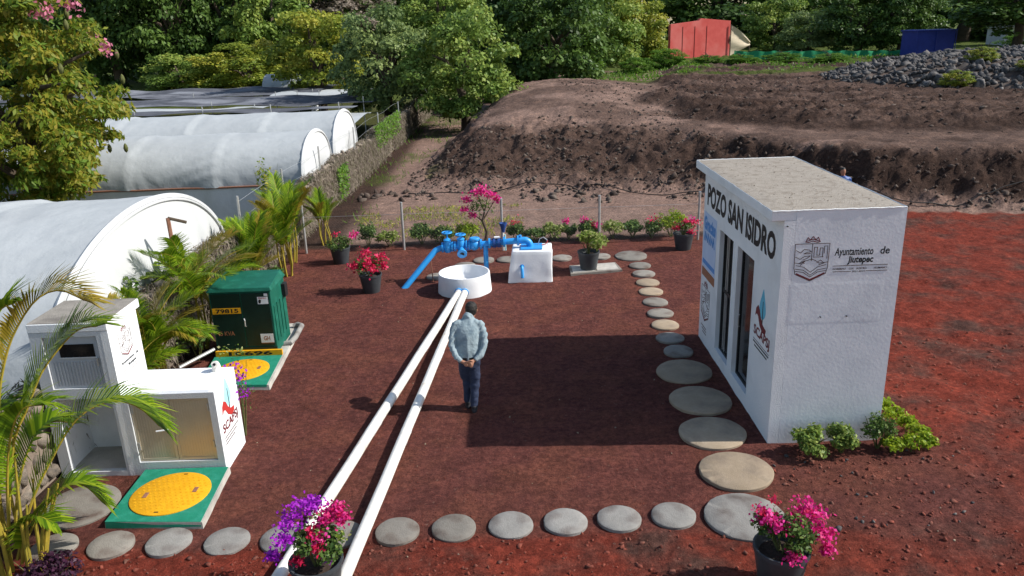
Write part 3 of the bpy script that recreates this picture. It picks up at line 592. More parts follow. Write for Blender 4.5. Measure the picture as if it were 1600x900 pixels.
text_obj('caption', '2021-2024', (.88, 1.04, 2.365, 2.388), FO, FU, FV, 'sepia', PH, .015)
# re-plastered patch with trowel ridges
pu, pv = 46, 26; a_ = np.linspace(3.46, 4.63, pu); b_ = np.linspace(1.70, 2.245, pv); AA, BB = np.meshgrid(a_, b_)
ed = np.minimum(np.minimum(AA - 3.46, 4.63 - AA), np.minimum(BB - 1.70, 2.245 - BB))
dd = (.0006 + .0045 * np.abs(fbm(AA * 4 + BB * 3, BB * 6 - AA * 3, 4, 50)) + .0012 * np.exp(-(ed / .008) ** 2)) * np.clip(ed / .012, 0, 1) + .001
V = np.stack([AA, BY0 - dd, BB + .012 * fbm(AA * 6, BB * 0, 2, 3)], -1).reshape(-1, 3); I = np.arange(pu * pv).reshape(pv, pu)
pm = mesh_np('plaster_patch', V - np.array(PH.location), np.stack([I[:-1, :-1], I[:-1, 1:], I[1:, 1:], I[1:, :-1]], -1).reshape(-1, 4), smooth=True)
link('plaster_patch', pm, PH, 'plaster')
for xx in (3.87, 4.20): MB().tube([(xx, BY0 + .01, 1.79), (xx, BY0 - .025, 1.79)], .008, 6).build('nail', 'iron', PH)
MB().tube([(3.345 + .02, BY0 + .01, 2.98), (3.365, BY0 - .02, 2.98)], .008, 6).build('nail', 'iron', PH)

# ------------------------------------------------------------------ meter cabinet (left)
MC = thing('meter_cabinet', 'white masonry meter cabinet with tall left box and low double doors', 'meter cabinet', (-4.87, 9.35, 0))
CY0, CY1 = 8.95, 9.72; TX0, TX1, LX1 = -5.94, -4.97, -3.80; TZ, LZ = 2.02, 1.15
wall_holes(TX0, TX1, -.05, TZ, [(-5.79, -5.12, 1.26, 1.96), (-5.80, -5.09, .07, 1.12)], lambda u, v, d: (u, CY0 + d, v), .08).build('front_face', 'grey_white', MC)
b = MB(); b.box(TX0, TX0 + .09, CY0 + .081, CY1, -.05, TZ); b.box(TX0 + .09, TX1 - .002, CY1 - .09, CY1, -.05, TZ); b.box(TX0 + .09, TX1 - .092, CY0 + .081, CY1 - .09, 1.13, 1.25); b.build('tall_body', 'white', MC)
MB().box(TX1 - .088, TX1 + .004, CY0 - .0015, CY1 + .002, -.05, TZ).build('tall_side', 'white', MC)
MB().box(TX0 + .09, TX1 - .092, CY0 + .02, CY1 - .092, -.02, .06).build('niche_floor', 'conc', MC)
MB().box(TX0 - .005, TX1 + .008, CY0 - .004, CY1 + .12, TZ + .001, 2.135).build('roof_slab', 'white', MC, bevel=.01)
MB().box(TX0 + .005, TX1 - .006, CY0 + .006, CY1 + .11, 2.136, 2.142).build('roof_top', 'roofgrey', MC)
wall_holes(TX1 + .005, LX1, -.05, LZ, [(-4.90, -3.885, .185, 1.075)], lambda u, v, d: (u, CY0 - .003 + d, v), .08).build('low_front_face', 'grey_white', MC)
b = MB(); b.box(LX1 - .075, LX1 + .002, CY0 - .001, CY1 + .004, -.05, LZ + .002); b.box(TX1 + .004, LX1 - .077, CY1 - .08, CY1 + .002, -.05, LZ - .08); b.build('low_body', 'white', MC)
MB().box(TX1 + .002, LX1 - .0765, CY0 + .0775, CY1, LZ - .075, LZ + .0015).build('low_top', 'white', MC)
# metal door of the tall box
d = MB().box(-5.785, -5.125, CY0 + .03, CY0 + .05, 1.265, 1.955).build('upper_door', 'alug', MC)
for i in range(15): MB().box(-5.75 + .04 * i, -5.733 + .04 * i, CY0 + .022, CY0 + .03, 1.29, 1.62).build('door_rib', 'alug', d)
MB().box(-5.62, -5.19, CY0 + .022, CY0 + .034, 1.68, 1.85).build('window', 'glass', d)
MB().box(-5.635, -5.175, CY0 + .018, CY0 + .029, 1.665, 1.678).build('window_frame', 'grey_white', d); MB().box(-5.18, -5.16, CY0 + .005, CY0 + .03, 1.56, 1.66).build('latch', 'steel', d)
for k, (x0, x1) in enumerate(((-4.893, -4.396), (-4.390, -3.892))):
    d = MB().box(x0, x1, CY0 + .03, CY0 + .05, .192, 1.068).build('double_door', 'alu', MC)
    f = MB(); w = .035
    f.box(x0, x0 + w, CY0 + .022, CY0 + .03, .192, 1.068); f.box(x1 - w, x1, CY0 + .022, CY0 + .03, .192, 1.068); f.box(x0 + w, x1 - w, CY0 + .022, CY0 + .03, 1.068 - w, 1.068); f.box(x0 + w, x1 - w, CY0 + .022, CY0 + .03, .192, .192 + w); f.build('door_frame', 'alu', d)
    for i in range(12): MB().box(x0 + .05 + i * .034, x0 + .066 + i * .034, CY0 + .0275, CY0 + .03, .24, 1.02).build('door_rib', 'alu', d)
    hx = x0 + .01 if k == 0 else x1 - .03
    for z_ in (.36, .88): MB().box(hx, hx + .02, CY0 + .012, CY0 + .03, z_, z_ + .10).build('hinge', 'steel', d)
    if k == 0:
        MB().box(x1 - .09, x1 - .03, CY0 + .012, CY0 + .022, .62, .78).build('lock_plate', 'steel', d)
        MB().tube([(x1 - .06, CY0 + .015, .66), (x1 - .06, CY0 - .03, .66), (x1 - .06, CY0 - .03, .66), (x1 - .20, CY0 - .035, .645)], .012, 8).build('handle', 'pvcgrey', d)
# grey hook conduit in the niche, white vent stub on the low top
MB().tube([(-5.17, 9.55, 1.1), (-5.17, 9.5, .85), (-5.16, 9.42, .72), (-5.12, 9.36, .66), (-5.08, 9.36, .70)], .022, 8).build('conduit', 'iron', MC, smooth=True)
v = MB(); v.tube([(-3.99, 9.62, LZ - .01), (-3.99, 9.62, LZ + .07), (-3.985, 9.60, LZ + .10), (-3.98, 9.55, LZ + .12)], [.06, .055, .05, .045], 12); v.build('vent_stub', 'pvc', MC, smooth=True)
MB().tube([(-3.98, 9.546, LZ + .122), (-3.98, 9.54, LZ + .124)], .02, 8).build('vent_hole', 'black', MC)
SU, SV = (0, 1, 0), (0, 0, 1)
so = (LX1 + .002, CY0, 0)
drop_logo(.40, .66, .40, so, SU, SV, MC, 'cyan', 'red')
text_obj('logo_lettering', 'SCAPSJ', (.10, .66, .46, .62), so, SU, SV, 'maroon', MC, .03)
for i in range(3): flat([[(.12, .42 - .045 * i), (.62 - .08 * i, .42 - .045 * i), (.62 - .08 * i, .432 - .045 * i), (.12, .432 - .045 * i)]], so, SU, SV).build('caption_line', 'sepia', MC)
so2 = (TX1 + .004, CY0, 0)
crest(.20, 1.55, .34, .40, so2, SU, SV, MC, .004, 'sepia', 'maroon')
text_obj('lettering', 'Ayuntamiento', (.16, .52, 1.47, 1.52), so2, SU, SV, 'black', MC, .02); text_obj('lettering', 'de', (.57, .63, 1.48, 1.52), so2, SU, SV, 'black', MC, .02)
text_obj('lettering', 'Jiutepec', (.32, .56, 1.405, 1.455), so2, SU, SV, 'black', MC, .03)
for z_ in (1.385, 1.35): flat([[(.16, z_), (.64, z_), (.64, z_ + .006), (.16, z_ + .006)]], so2, SU, SV).build('rule_line', 'sepia', MC)

# ------------------------------------------------------------------ painted inspection pads with round covers
def cover(cx, cy, z, r, parent):
    c = MB().lathe([(r, 0), (r, .012), (r - .012, .018), (0.001, .018)], (cx, cy, z), 48, cap1=False).build('round_cover', 'yellow', parent, smooth=True)
    st = MB(); s_ = .065
    k = int(r / s_)
    for i in range(-k, k + 1):
        for j in range(-k, k + 1):
            px, py = cx + (i + .5 * (j % 2)) * s_, cy + j * s_
            if math.hypot(px - cx, py - cy) < r - .05:
                w = .013; st.box(px - w, px + w, py - w, py + w, z + .0175, z + .021)
    st.build('tread_studs', 'yellow', c); c.children[0]['kind'] = 'stuff'
    for a in (.15, math.pi + .15):
        hx, hy = cx + math.cos(a) * r * .62, cy + math.sin(a) * r * .62
        MB().box(hx - .025, hx + .025, hy - .055, hy + .055, z + .018, z + .0225).build('lift_slot', 'rust', c)
    for a in (1.5, 4.7):
        hx, hy = cx + math.cos(a) * r * .88, cy + math.sin(a) * r * .88
        MB().box(hx - .025, hx + .025, hy - .008, hy + .008, z + .018, z + .022).build('key_hole', 'iron', c)
P1 = thing('inspection_pad', 'green painted concrete pad with yellow round cover in front of the meter cabinet', 'inspection cover', (-4.3, 8.35, 0))
MB().frustum([(-4.84, 7.80, -.03), (-3.66, 7.72, -.03), (-3.74, 8.93, -.03), (-4.84, 8.93, -.03)], [(-4.82, 7.80, .085), (-3.665, 7.73, .085), (-3.745, 8.93, .085), (-4.84, 8.93, .085)]).build('pad', 'conc', P1)
MB().frustum([(-4.825, 7.795, .0), (-3.68, 7.725, .03), (-3.76, 8.935, .03), (-4.845, 8.935, .0)], [(-4.82, 7.80, .091), (-3.685, 7.735, .091), (-3.765, 8.93, .091), (-4.84, 8.93, .091)]).build('painted_top', 'padgreen', P1)
cover(-4.27, 8.34, .091, .47, P1)

# ------------------------------------------------------------------ transformer on its pad
TP = thing('transformer_pad', 'long concrete pad with green painted front and yellow disc under the transformer', 'concrete pad', (-4.55, 12.7, 0))
MB().frustum([(-5.15, 11.45, -.03), (-3.93, 11.40, -.03), (-4.08, 14.25, -.03), (-5.35, 14.25, -.03)], [(-5.13, 11.47, .08), (-3.95, 11.42, .08), (-4.10, 14.2, .08), (-5.35, 14.2, .08)]).build('pad', 'conc', TP)
MB().frustum([(-5.12, 11.462, .05), (-3.98, 11.412, .05), (-4.06, 12.66, .05), (-5.24, 12.66, .05)], [(-5.12, 11.47, .087), (-3.98, 11.42, .087), (-4.06, 12.66, .087), (-5.24, 12.66, .087)]).build('painted_front', 'padgreen', TP)
cover(-4.56, 12.02, .087, .44, TP)
MB().tube([(-4.16, 13.1, .10), (-4.03, 13.1, .12), (-3.99, 13.3, .14), (-4.02, 13.9, .14), (-4.12, 14.0, .13), (-4.2, 13.98, .1)], .05, 10).build('kerb_loop', 'stonegrey', TP, smooth=True)
TR = thing('transformer', 'dark green pad mounted transformer cabinet with yellow number plates', 'transformer', (-4.68, 13.1, .087))
tx0, tx1, ty0, ty1, tz0, tz1 = -5.20, -4.14, 12.70, 13.55, .088, 1.25
MB().box(tx0, tx1, ty0, ty1, tz0 + .02, tz1).build('body', 'green', TR, bevel=.012)
MB().frustum([(tx0 - .02, ty0 - .04, tz1 + .001), (tx1 + .03, ty0 - .04, tz1 + .001), (tx1 + .03, ty1 + .03, tz1 + .001), (tx0 - .02, ty1 + .03, tz1 + .001)],
             [(tx0 + .0, ty0 - .02, tz1 + .07), (tx1 + .01, ty0 - .02, tz1 + .07), (tx1 - .03, ty1 - .02, tz1 + .13), (tx0 + .05, ty1 - .02, tz1 + .13)]).build('lid', 'green', TR, bevel=.01)
TO, TU, TV = (tx0, ty0, 0), (1, 0, 0), (0, 0, 1)
for k, (a, b) in enumerate(((.03, .53), (.55, 1.03))):
    d = MB().box(tx0 + a, tx0 + b, ty0 - .018, ty0 - .001, tz0 + .16, tz1 - .03).build('door', 'darkgreen', TR, bevel=.005)
    if k == 0: MB().tube([(tx0 + .57, ty0 - .03, .62), (tx0 + .57, ty0 - .05, .64), (tx0 + .575, ty0 - .05, .74), (tx0 + .56, ty0 - .035, .77)], .012, 6).build('handle', 'steel', d)
MB().box(tx0 - .002, tx1 + .002, ty0 - .022, ty0 - .001, tz0, tz0 + .14).build('kick_plate', 'darkgreen', TR)
dO = (tx0, ty0 - .019, 0)
pl = flat([[(.03, .86), (.52, .86), (.52, .965), (.03, .965)]], dO, TU, TV, .004).build('number_plate', 'yellow', TR); text_obj('plate_number', '79815', (.09, .48, .875, .95), dO, TU, TV, 'black', pl, .03, .007)
text_obj('rating_lettering', '45 KVA', (.06, .36, .46, .54), dO, TU, TV, 'bannerbrown', TR, .02, .003)
st = flat([[(.83, 1.02), (1.01, 1.02), (1.01, 1.15), (.83, 1.15)]], dO, TU, TV, .004).build('warning_sticker', 'white', TR)
text_obj('sticker_lettering', 'PELIGRO', (.85, .99, 1.115, 1.14), dO, TU, TV, 'red', st, .02, .006)
flat([[(.85, 1.035), (.88, 1.035), (.895, 1.09), (.865, 1.105), (.845, 1.08)]], dO, TU, TV, .006).build('sticker_mark', 'black', st)
st = flat([[(.80, .31), (1.02, .31), (1.02, .47), (.80, .47)]], dO, TU, TV, .004).build('maker_sticker', 'white', TR); text_obj('sticker_lettering', 'GH', (.85, .96, .35, .43), dO, TU, TV, 'bannerbrown', st, .03, .006)
flat([[(.80, .295), (1.02, .295), (1.02, .309), (.80, .309)]], dO, TU, TV, .004).build('sticker_band', 'bannerbrown', st)
flat([[(.95, 1.165), (1.01, 1.165), (1.01, 1.21), (.95, 1.21)]], dO, TU, TV, .004).build('small_label', 'pvcgrey', TR)
kb = MB().box(tx0 - .01, tx1 + .09, ty0 - .075, ty0 - .025, .088, .185).build('number_board', 'yellow', TR); text_obj('board_number', '10696', (.22, .98, .10, .175), (tx0, ty0 - .075, 0), TU, TV, 'black', kb, .03, .003)
MB().box(tx1 + .001, tx1 + .07, ty1 - .22, ty1 - .06, .92, 1.16).build('lock_box', 'iron', TR, bevel=.006)
for i in range(4): MB().box(tx1, tx1 + .012, ty0 + .08 + i * .18, ty0 + .2 + i * .18, .3, .95).build('side_panel', 'green', TR)
t = MB().tube([(-5.62, 12.05, .16), (-5.22, 12.62, .24)], .03, 8).build('conduit_pipe', 'steel'); tag(t, 'short grey conduit pipe slanting out beside the transformer pad', 'pipe')

# ------------------------------------------------------------------ basin, block, blue pump head, white pipes
BA = thing('basin', 'round white concrete basin receiving the two white pipes', 'basin', (-1.02, 16.1, 0))
MB().lathe([(.580, -.04), (.580, .03), (.572, .12), (.560, .28), (.552, .412), (.546, .422), (.520, .422), (.513, .412), (.50, .24), (.44, .15), (.26, .118), (.001, .112)], (-1.02, 16.1, 0), 64, cap1=False).build('bowl', 'white', BA, smooth=True)
MB().lathe([(.035, .115), (.035, .128), (.001, .128)], (-.98, 16.02, 0), 16, cap1=False).build('drain', 'iron', BA)
PIPES = [((-1.10, 15.66, .17), (-1.13, 15.45, .145), (-2.56, 6.4, .085), 'left white plastic pipe running from the basin past the magenta flower pot', [.30, .62]),
         ((-.99, 15.64, .17), (-1.0, 15.44, .145), (-1.92, 5.6, .085), 'right white plastic pipe running from the basin towards the camera', [.32, .60])]
for a, b_, c, lab, js in PIPES:
    T = thing('pvc_pipe', lab, 'pipe', c, 'white drain pipes')
    A, Bv, Cv = Vector(a), Vector(b_), Vector(c)
    pts = [A, Bv] + [Bv.lerp(Cv, i / 14) + Vector((0, 0, .006 * math.sin(i * 1.7))) for i in range(1, 15)]
    MB().tube(pts, .071, 20).build('pipe', 'pvc', T, smooth=True)
    for j in js:
        p = Bv.lerp(Cv, j); dr = (Cv - Bv).normalized()
        MB().tube([p - dr * .14, p + dr * .14], .0725, 20).build('coupling', 'pvcgrey' if j == js[0] else 'pvc', T, smooth=True)
        for s_ in (-.15, .15): MB().tube([p + dr * (s_ - .012), p + dr * (s_ + .012)], .075, 20).build('joint_ring', 'pvcgrey', T, smooth=True)
    dr = (Bv - A).normalized(); MB().tube([A + dr * .13, A + dr * .165], .090, 20).build('blue_collar', 'blue', T, smooth=True)
    MB().tube([A + dr * .1651, A + dr * .21], .0745, 20).build('sleeve', 'pvcgrey', T, smooth=True)
BK = thing('concrete_block', 'white painted concrete block carrying the blue pump elbow', 'concrete block', (.42, 16.9, 0))
m_ = MB().frustum([(-.10, 16.48, -.05), (.90, 16.44, -.05), (.96, 17.32, -.05), (-.06, 17.32, -.05)], [(.02, 16.60, .70), (.92, 16.57, .69), (.93, 17.22, .70), (.05, 17.22, .70)]).mesh('block', BK.location)
bm = bmesh.new(); bm.from_mesh(m_); bmesh.ops.bevel(bm, geom=bm.edges[:], offset=.025, segments=2, affect='EDGES', profile=.5); bmesh.ops.subdivide_edges(bm, edges=[e for e in bm.edges if e.calc_length() > .3], cuts=9, use_grid_fill=True)
for v_ in bm.verts:
    q = np.array([v_.co.x * 3 + v_.co.z * 2]); w_ = np.array([v_.co.z * 3 + v_.co.y * 2.5]); f_ = float(fbm(q, w_, 3, 60)[0]); v_.co += Vector((f_ * .03, f_ * .05, 0))
bm.to_mesh(m_); bm.free(); m_.polygons.foreach_set('use_smooth', [True] * len(m_.polygons)); link('block', m_, BK, 'white')
MB().tube([(.24, 16.545, .36), (.235, 16.50, .34), (.235, 16.475, .30), (.24, 16.455, .12)], .035, 12).build('outlet_stub', 'blue', BK, smooth=True)
MB().tube([(.24, 16.57, .36), (.239, 16.535, .36)], .05, 12).build('stub_collar', 'blue', BK, smooth=True)
PA = thing('pump_piping', 'bright blue pump discharge pipe with two handwheel valves above the basin', 'piping', (-.6, 16.9, 0))
PY = 16.9; r = .068
def part(name, path, rr, n=16, m='blue', par=PA): return MB().tube(path, rr, n).build(name, m, par, smooth=True)
part('discharge_pipe', [(-2.40, 16.42, -.04), (-1.78, 16.80, .61), (-1.68, 16.86, .71), (-1.55, PY, .755), (-1.48, PY, .76)], .066)
part('main_pipe', [(-1.5, PY, .765), (-.58, PY, .81), (.22, PY, .865)], r)
el = [(.20, PY, .865), (.30, PY, .868)] + [(.30 + .14 * math.sin(a), PY, .728 + .14 * math.cos(a)) for a in np.linspace(.2, 1.57, 7)] + [(.44, PY, .70)]
part('elbow', el, .075)
part('elbow_boss', [(.22, PY, .92), (.22, PY, .985)], .035, 10)
def flange(xc, z, w=.035, rr=.115, m='blue', par=PA):
    f = part('flange', [(xc - w / 2, PY, z), (xc + w / 2, PY, z)], rr, 20, m, par)
    for i in range(6):
        a = i * math.pi / 3 + .3; MB().tube([(xc - w / 2 - .014, PY + .093 * math.cos(a), z + .093 * math.sin(a)), (xc + w / 2 + .014, PY + .093 * math.cos(a), z + .093 * math.sin(a))], .011, 6).build('bolt', m, f)
for xc, z in ((-1.52, .765), (-1.30, .775), (-1.24, .778), (-.98, .79), (-.92, .795), (-.66, .81), (-.47, .82), (-.14, .843), (.17, .862)): flange(xc, z)
flange(-.36, .826, .05, .11, 'darkblue'); flange(-.26, .832, .05, .11, 'darkblue')
for i in range(8):
    a = i * math.pi / 4; MB().tube([(-.42, PY + .09 * math.cos(a), .826 + .09 * math.sin(a)), (-.20, PY + .09 * math.cos(a), .83 + .09 * math.sin(a))], .009, 6).build('tie_rod', 'darkblue', PA)
def valve(xc, z, h):
    b = part('valve_body', [(xc, PY, z - .12), (xc, PY, z + .02), (xc, PY, z + .13), (xc, PY, z + .15)], [.07, .115, .075, .085], 16)
    part('valve_bonnet', [(xc, PY, z + .15), (xc, PY, z + .165), (xc, PY, z + .2)], [.09, .09, .04], 14, par=b)
    part('valve_stem', [(xc, PY, z + .2), (xc, PY, z + h + .03)], .02, 8, par=b)
    w = MB(); R_ = .105
    w.tube([(xc + R_ * math.cos(a), PY + R_ * math.sin(a), z + h) for a in np.linspace(0, 2 * math.pi, 25)], .017, 8, cap=False)
    for a in (0, 2.09, 4.19): w.tube([(xc, PY, z + h), (xc + R_ * math.cos(a), PY + R_ * math.sin(a), z + h)], .012, 6)
    w.build('handwheel', 'blue', b, smooth=True)
valve(-1.41, .77, .33); valve(-1.11, .785, .26)
part('check_valve', [(-.90, PY, .80), (-.84, PY, .80), (-.78, PY, .80), (-.72, PY, .805)], [.09, .125, .125, .09], 18)
part('check_valve_cap', [(-.80, PY, .90), (-.80, PY, .945), (-.80, PY, .965)], [.11, .12, .10], 16)
b = part('branch_outlet', [(-1.11, PY, .74), (-1.09, PY - .12, .70), (-1.08, PY - .22, .66)], .07)
part('branch_flange', [(-1.08, PY - .20, .668), (-1.078, PY - .235, .655)], .11, 20, par=b); part('outlet_hole', [(-1.078, PY - .236, .655), (-1.078, PY - .237, .6545)], .05, 16, 'black', b)
part('support_leg', [(-.56, PY, -.03), (-.56, PY, .78)], .055, 14)
part('diagonal_brace', [(-1.80, 16.78, .56), (-1.77, 16.80, .0)], .012, 6, 'rust')
MB().frustum([(.22, 16.66, .703), (.70, 16.66, .703), (.72, 17.12, .703), (.24, 17.12, .703)], [(.22, 16.66, .728), (.70, 16.66, .728), (.72, 17.12, .728), (.24, 17.12, .728)]).build('base_plate', 'blue', PA, bevel=.004)
part('air_cable', [(.62, 16.98, .73), (.66, 16.98, .86), (.74, 16.98, .90), (.82, 16.98, .84), (.83, 16.98, .72)], .010, 6, 'steel')
part('red_cable', [(.70, 16.92, .735), (.78, 16.92, .75), (.83, 16.93, .80), (.83, 16.95, .83)], .012, 6, 'red')
MB().box(-.36, -.24, PY - .05, PY + .05, .94, .965).build('gauge_plate', 'pvcgrey', PA)
T = thing('standpipe', 'thin white standpipe with dark blue funnel beside the fence post', 'standpipe', (-.18, 19.2, 0))
MB().tube([(-.18, 19.2, 0), (-.18, 19.2, .50)], .03, 10).build('pipe', 'pvc', T, smooth=True); MB().tube([(-.13, 19.2, 0), (-.13, 19.2, .42)], .02, 8).build('pipe', 'cyan', T, smooth=True)
MB().lathe([(.035, .48), (.05, .56), (.10, .70), (.10, .72), (.085, .72), (.03, .56)], (-.17, 19.2, 0), 20).build('funnel', 'darkblue', T, smooth=True)

# ------------------------------------------------------------------ stepping stones
ORD = ['first', 'second', 'third', 'fourth', 'fifth', 'sixth', 'seventh', 'eighth', 'ninth', 'tenth', 'eleventh', 'twelfth', 'thirteenth']
sm = {}
for rr in (.252, .445, .455, .39):
    for k, mm in enumerate(('stone', 'stonegrey', 'stonewarm')):
        q = MB().lathe([(rr * .985, -.04), (rr, .03), (rr, .052), (rr - .012, .062), (rr * .5, .065), (.001, .0655)], (0, 0, 0), 56, cap1=False, wob=.010, chip=.008, seed=k + int(rr * 100)); me = q.mesh('stepping_stone', smooth=True); me.materials.append(MT[mm]); sm[(rr, mm)] = me
def stone(x, y, rr, mm, label, group, tilt=0.):
    o = link('stepping_stone', sm[(rr, mm)]); o.location = (x * .989, y * .989, -.028 + .012 * random.random()); o.rotation_euler = (random.uniform(-.012, .012) + tilt, random.uniform(-.02, .02), random.uniform(0, 6.28))
    tag(o, label, 'stepping stone', group)
front = [(-5.297, 7.536), (-4.653, 7.541), (-3.999, 7.557), (-3.329, 7.531), (-2.70, 7.55), (-2.05, 7.57), (-1.405, 7.599), (-.76, 7.622), (-.108, 7.645), (.521, 7.67), (1.143, 7.695), (1.775, 7.721)]
for i, (a, b_) in enumerate(front): stone(a, b_, .252, ['stone', 'stone', 'stonegrey', 'stonegrey', 'stonegrey', 'stone', 'stone', 'stone', 'stonegrey', 'stonegrey', 'stonegrey', 'stonegrey'][i], 'small round stepping stone, %s from the left in the front row' % ORD[i], 'small stones of the front row')
side = [(3.034, 17.60), (3.016, 16.967), (2.987, 16.305), (2.946, 15.689), (2.92, 15.033), (2.898, 14.37), (2.864, 13.724), (2.824, 13.082), (2.842, 12.458)]
for i, (a, b_) in enumerate(side): stone(a, b_, .252, 'stonewarm' if i in (2, 3, 6) else 'stone', 'small round stepping stone, %s from the back in the row beside the pump house' % ORD[i], 'small stones beside the pump house')
bigs = [(2.76, 11.636, .445, 'stonewarm'), (2.775, 10.589, .455, 'stonewarm'), (2.708, 9.608, .455, 'stonewarm'), (2.753, 8.611, .455, 'stonewarm'), (2.586, 7.648, .455, 'stonegrey')]
bl = ['large round stepping stone in shade, farthest of the big ones by the glass door', 'large round stepping stone in shade, second of the big ones', 'large round stepping stone at the lower edge of the pump house shadow', 'large sunlit tan stepping stone at the near corner of the pump house', 'large pale grey stepping stone behind the pink flower pot at the bottom']
for (a, b_, rr, mm), lab in zip(bigs, bl): stone(a, b_, rr, mm, lab, 'large stepping stones')
stone(2.952, 18.435, .39, 'stone', 'large round stepping stone at the back corner near the fence', 'large stepping stones')
stone(-5.41, 8.348, .455, 'stone', 'large round stepping stone below the open niche of the meter cabinet', 'large stepping stones')
back = [(-1.72, 17.30), (-1.12, 18.10), (-.67, 18.52), (-.10, 18.50), (1.25, 18.45), (2.2, 18.5)]
for i, (a, b_) in enumerate(back): stone(a, b_, .252, 'stone', 'small round stepping stone, %s from the left in the back row behind the basin' % ORD[i], 'small stones of the back row')
S = thing('paving_slab', 'thin rectangular concrete slab under the potted light green plant', 'slab', (1.94, 17.2, 0))
MB().frustum([(1.34, 16.86, -.02), (2.54, 17.05, -.02), (2.46, 17.66, -.02), (1.36, 17.52, -.02)], [(1.34, 16.86, .05), (2.54, 17.05, .05), (2.46, 17.66, .05), (1.36, 17.52, .05)]).build('slab', 'stone', S, bevel=.006)
for a, b_ in (((1.40, 16.93), (1.90, 17.01)), ((1.96, 17.02), (2.46, 17.09))):
    MB().frustum([(a[0], a[1], .051), (b_[0], b_[1], .051), (b_[0] - .03, b_[1] + .52, .051), (a[0] - .0, a[1] + .52, .051)], [(a[0], a[1], .058), (b_[0], b_[1], .058), (b_[0] - .03, b_[1] + .52, .058), (a[0], a[1] + .52, .058)]).build('slab_panel', 'conc', S)

# ------------------------------------------------------------------ chain-link fence at the back of the yard
FE = thing('chain_link_fence', 'chain link fence with steel posts along the back of the yard', 'fence', (0, 19.6, 0))
px = [-5.30, -2.76, -.21, 2.30, 4.86]
for i, xx in enumerate(px):
    MB().tube([(xx, 19.58, -.1), (xx + .01, 19.58, 1.24)], .032, 12).build('post', 'steel', FE, smooth=True); MB().lathe([(.036, 0), (.036, .02), (.001, .03)], (xx + .01, 19.58, 1.24), 12, cap1=False).build('post_cap', 'steel', FE)
wm = MB(); s_ = .075; hgt = .95
k0 = int(-5.3 / s_); k1 = int(4.86 / s_)
for k in range(k0, k1):
    for sg in (1, -1):
        a = k * s_; n_ = 4
        x0, x1 = (a, a + hgt) if sg > 0 else (a + hgt, a)
        z0, z1 = .02, hgt
        if x1 > 4.86: t_ = (4.86 - x0) / (x1 - x0); x1, z1 = 4.86, z0 + (z1 - z0) * t_
        if x0 > 4.86: t_ = (4.86 - x1) / (x0 - x1); x0, z0 = 4.86, z1 - (z1 - z0) * t_
        wm.tube([(x0, 19.58, z0), (x1, 19.58, z1)], .0009, 3, cap=False)
wm.build('chain_link_mesh', 'wire', FE)
MB().tube([(-5.3, 19.58, hgt), (4.86, 19.58, hgt)], .003, 4).build('top_wire', 'steel', FE)

# ------------------------------------------------------------------ stone boundary wall with posts
SW = thing('stone_wall', 'long rubble stone boundary wall with dry vines left of the yard', 'stone wall', (wall_x(25), 25, 0))
def wall_h(y): return 1.27 + .10 * math.sin(y * .55) + .05 * math.sin(y * 1.7) + (.004 * max(0, y - 20))
ys = np.linspace(5.5, 56, 102); V = []; F = []
for yy in ys:
    xw = wall_x(yy); h = wall_h(yy)
    V += [(xw - .03, yy, -.1), (xw - .06, yy, h - .05), (xw - .40, yy, h - .05), (xw - .42, yy, -.1)]
for i in range(len(ys) - 1):
    for j in range(3): F.append((i * 4 + j, i * 4 + j + 1, i * 4 + j + 5, i * 4 + j + 4))
F += [(0, 1, 2, 3), tuple((len(ys) - 1) * 4 + j for j in (3, 2, 1, 0))]
MB().add(V, F).build('wall_core', 'mortar', SW)
wsm = []
for i in range(8):
    Vt, Ft = ico(1, 300 + i, .35, 1.0); me = mesh_np('stone', Vt, Ft); me.materials.append(MT['wallstone']); wsm.append(me)
sl = []
y_ = 5.6; 
while y_ < 55:
    w = random.uniform(.20, .36)
    h = wall_h(y_); z_ = .05
    while z_ < h - .02:
        hh = random.uniform(.15, .27); sl.append((wall_x(y_) - .05, y_ + random.uniform(-.05, .05), z_ + hh / 2, w * .55, hh * .58)); z_ += hh * .95
    for xo in (-.14, -.32): sl.append((wall_x(y_) + xo, y_ + random.uniform(-.08, .08), h - .07, w * .55, .10))
    y_ += w * .93
rest_p = []; rest_s = []
for i, (a, b_, c, sw, sh) in enumerate(sl):
    if i < 300:
        o = link('stone', wsm[i % 8], SW); o.location = Vector((a + random.uniform(-.02, .02), b_, c)) - SW.location; o.scale = (.12, sw, sh); o.rotation_euler = (random.uniform(-.3, .3), random.uniform(-.15, .15), random.uniform(-.15, .15))
        if c > wall_h(b_) - .1: o.scale = (.16, sw, .10)
    else: rest_p.append((a, b_, c)); rest_s.append((sw + sh) * .42)
o = scatter_rocks('far_stones', np.array(rest_p) - np.array(SW.location), rest_s, 'wallstone', 5, 1, .8); o.parent = SW; o['kind'] = 'stuff'
for i, (yy, zt) in enumerate(((17.1, 2.05), (20.45, 2.08), (24.4, 2.1), (29.7, 2.05), (35, 2.05), (41, 2.0), (47, 1.95), (53.2, 1.9))):
    xw = wall_x(yy) - .2; MB().tube([(xw, yy, 0), (xw + .02, yy, zt)], .028, 8).build('post', 'steel', SW)
    lab = 1
for z_ in (1.55, 1.95):
    MB().tube([(wall_x(yy) - .2, yy, z_ + .04 * math.sin(yy)) for yy in np.arange(17.1, 53.3, 1.5)], .004, 4).build('wire', 'steel', SW)
T = thing('bracket_post', 'rusty angle post with short top arm in front of the white tunnel end', 'post', (-5.95, 13.4, 0))
MB().tube([(-5.95, 13.4, 0), (-5.97, 13.4, 2.42)], .035, 6).build('post', 'rust', T); MB().tube([(-5.97, 13.4, 2.42), (-5.72, 13.55, 2.30)], .028, 6).build('arm', 'bark', T)

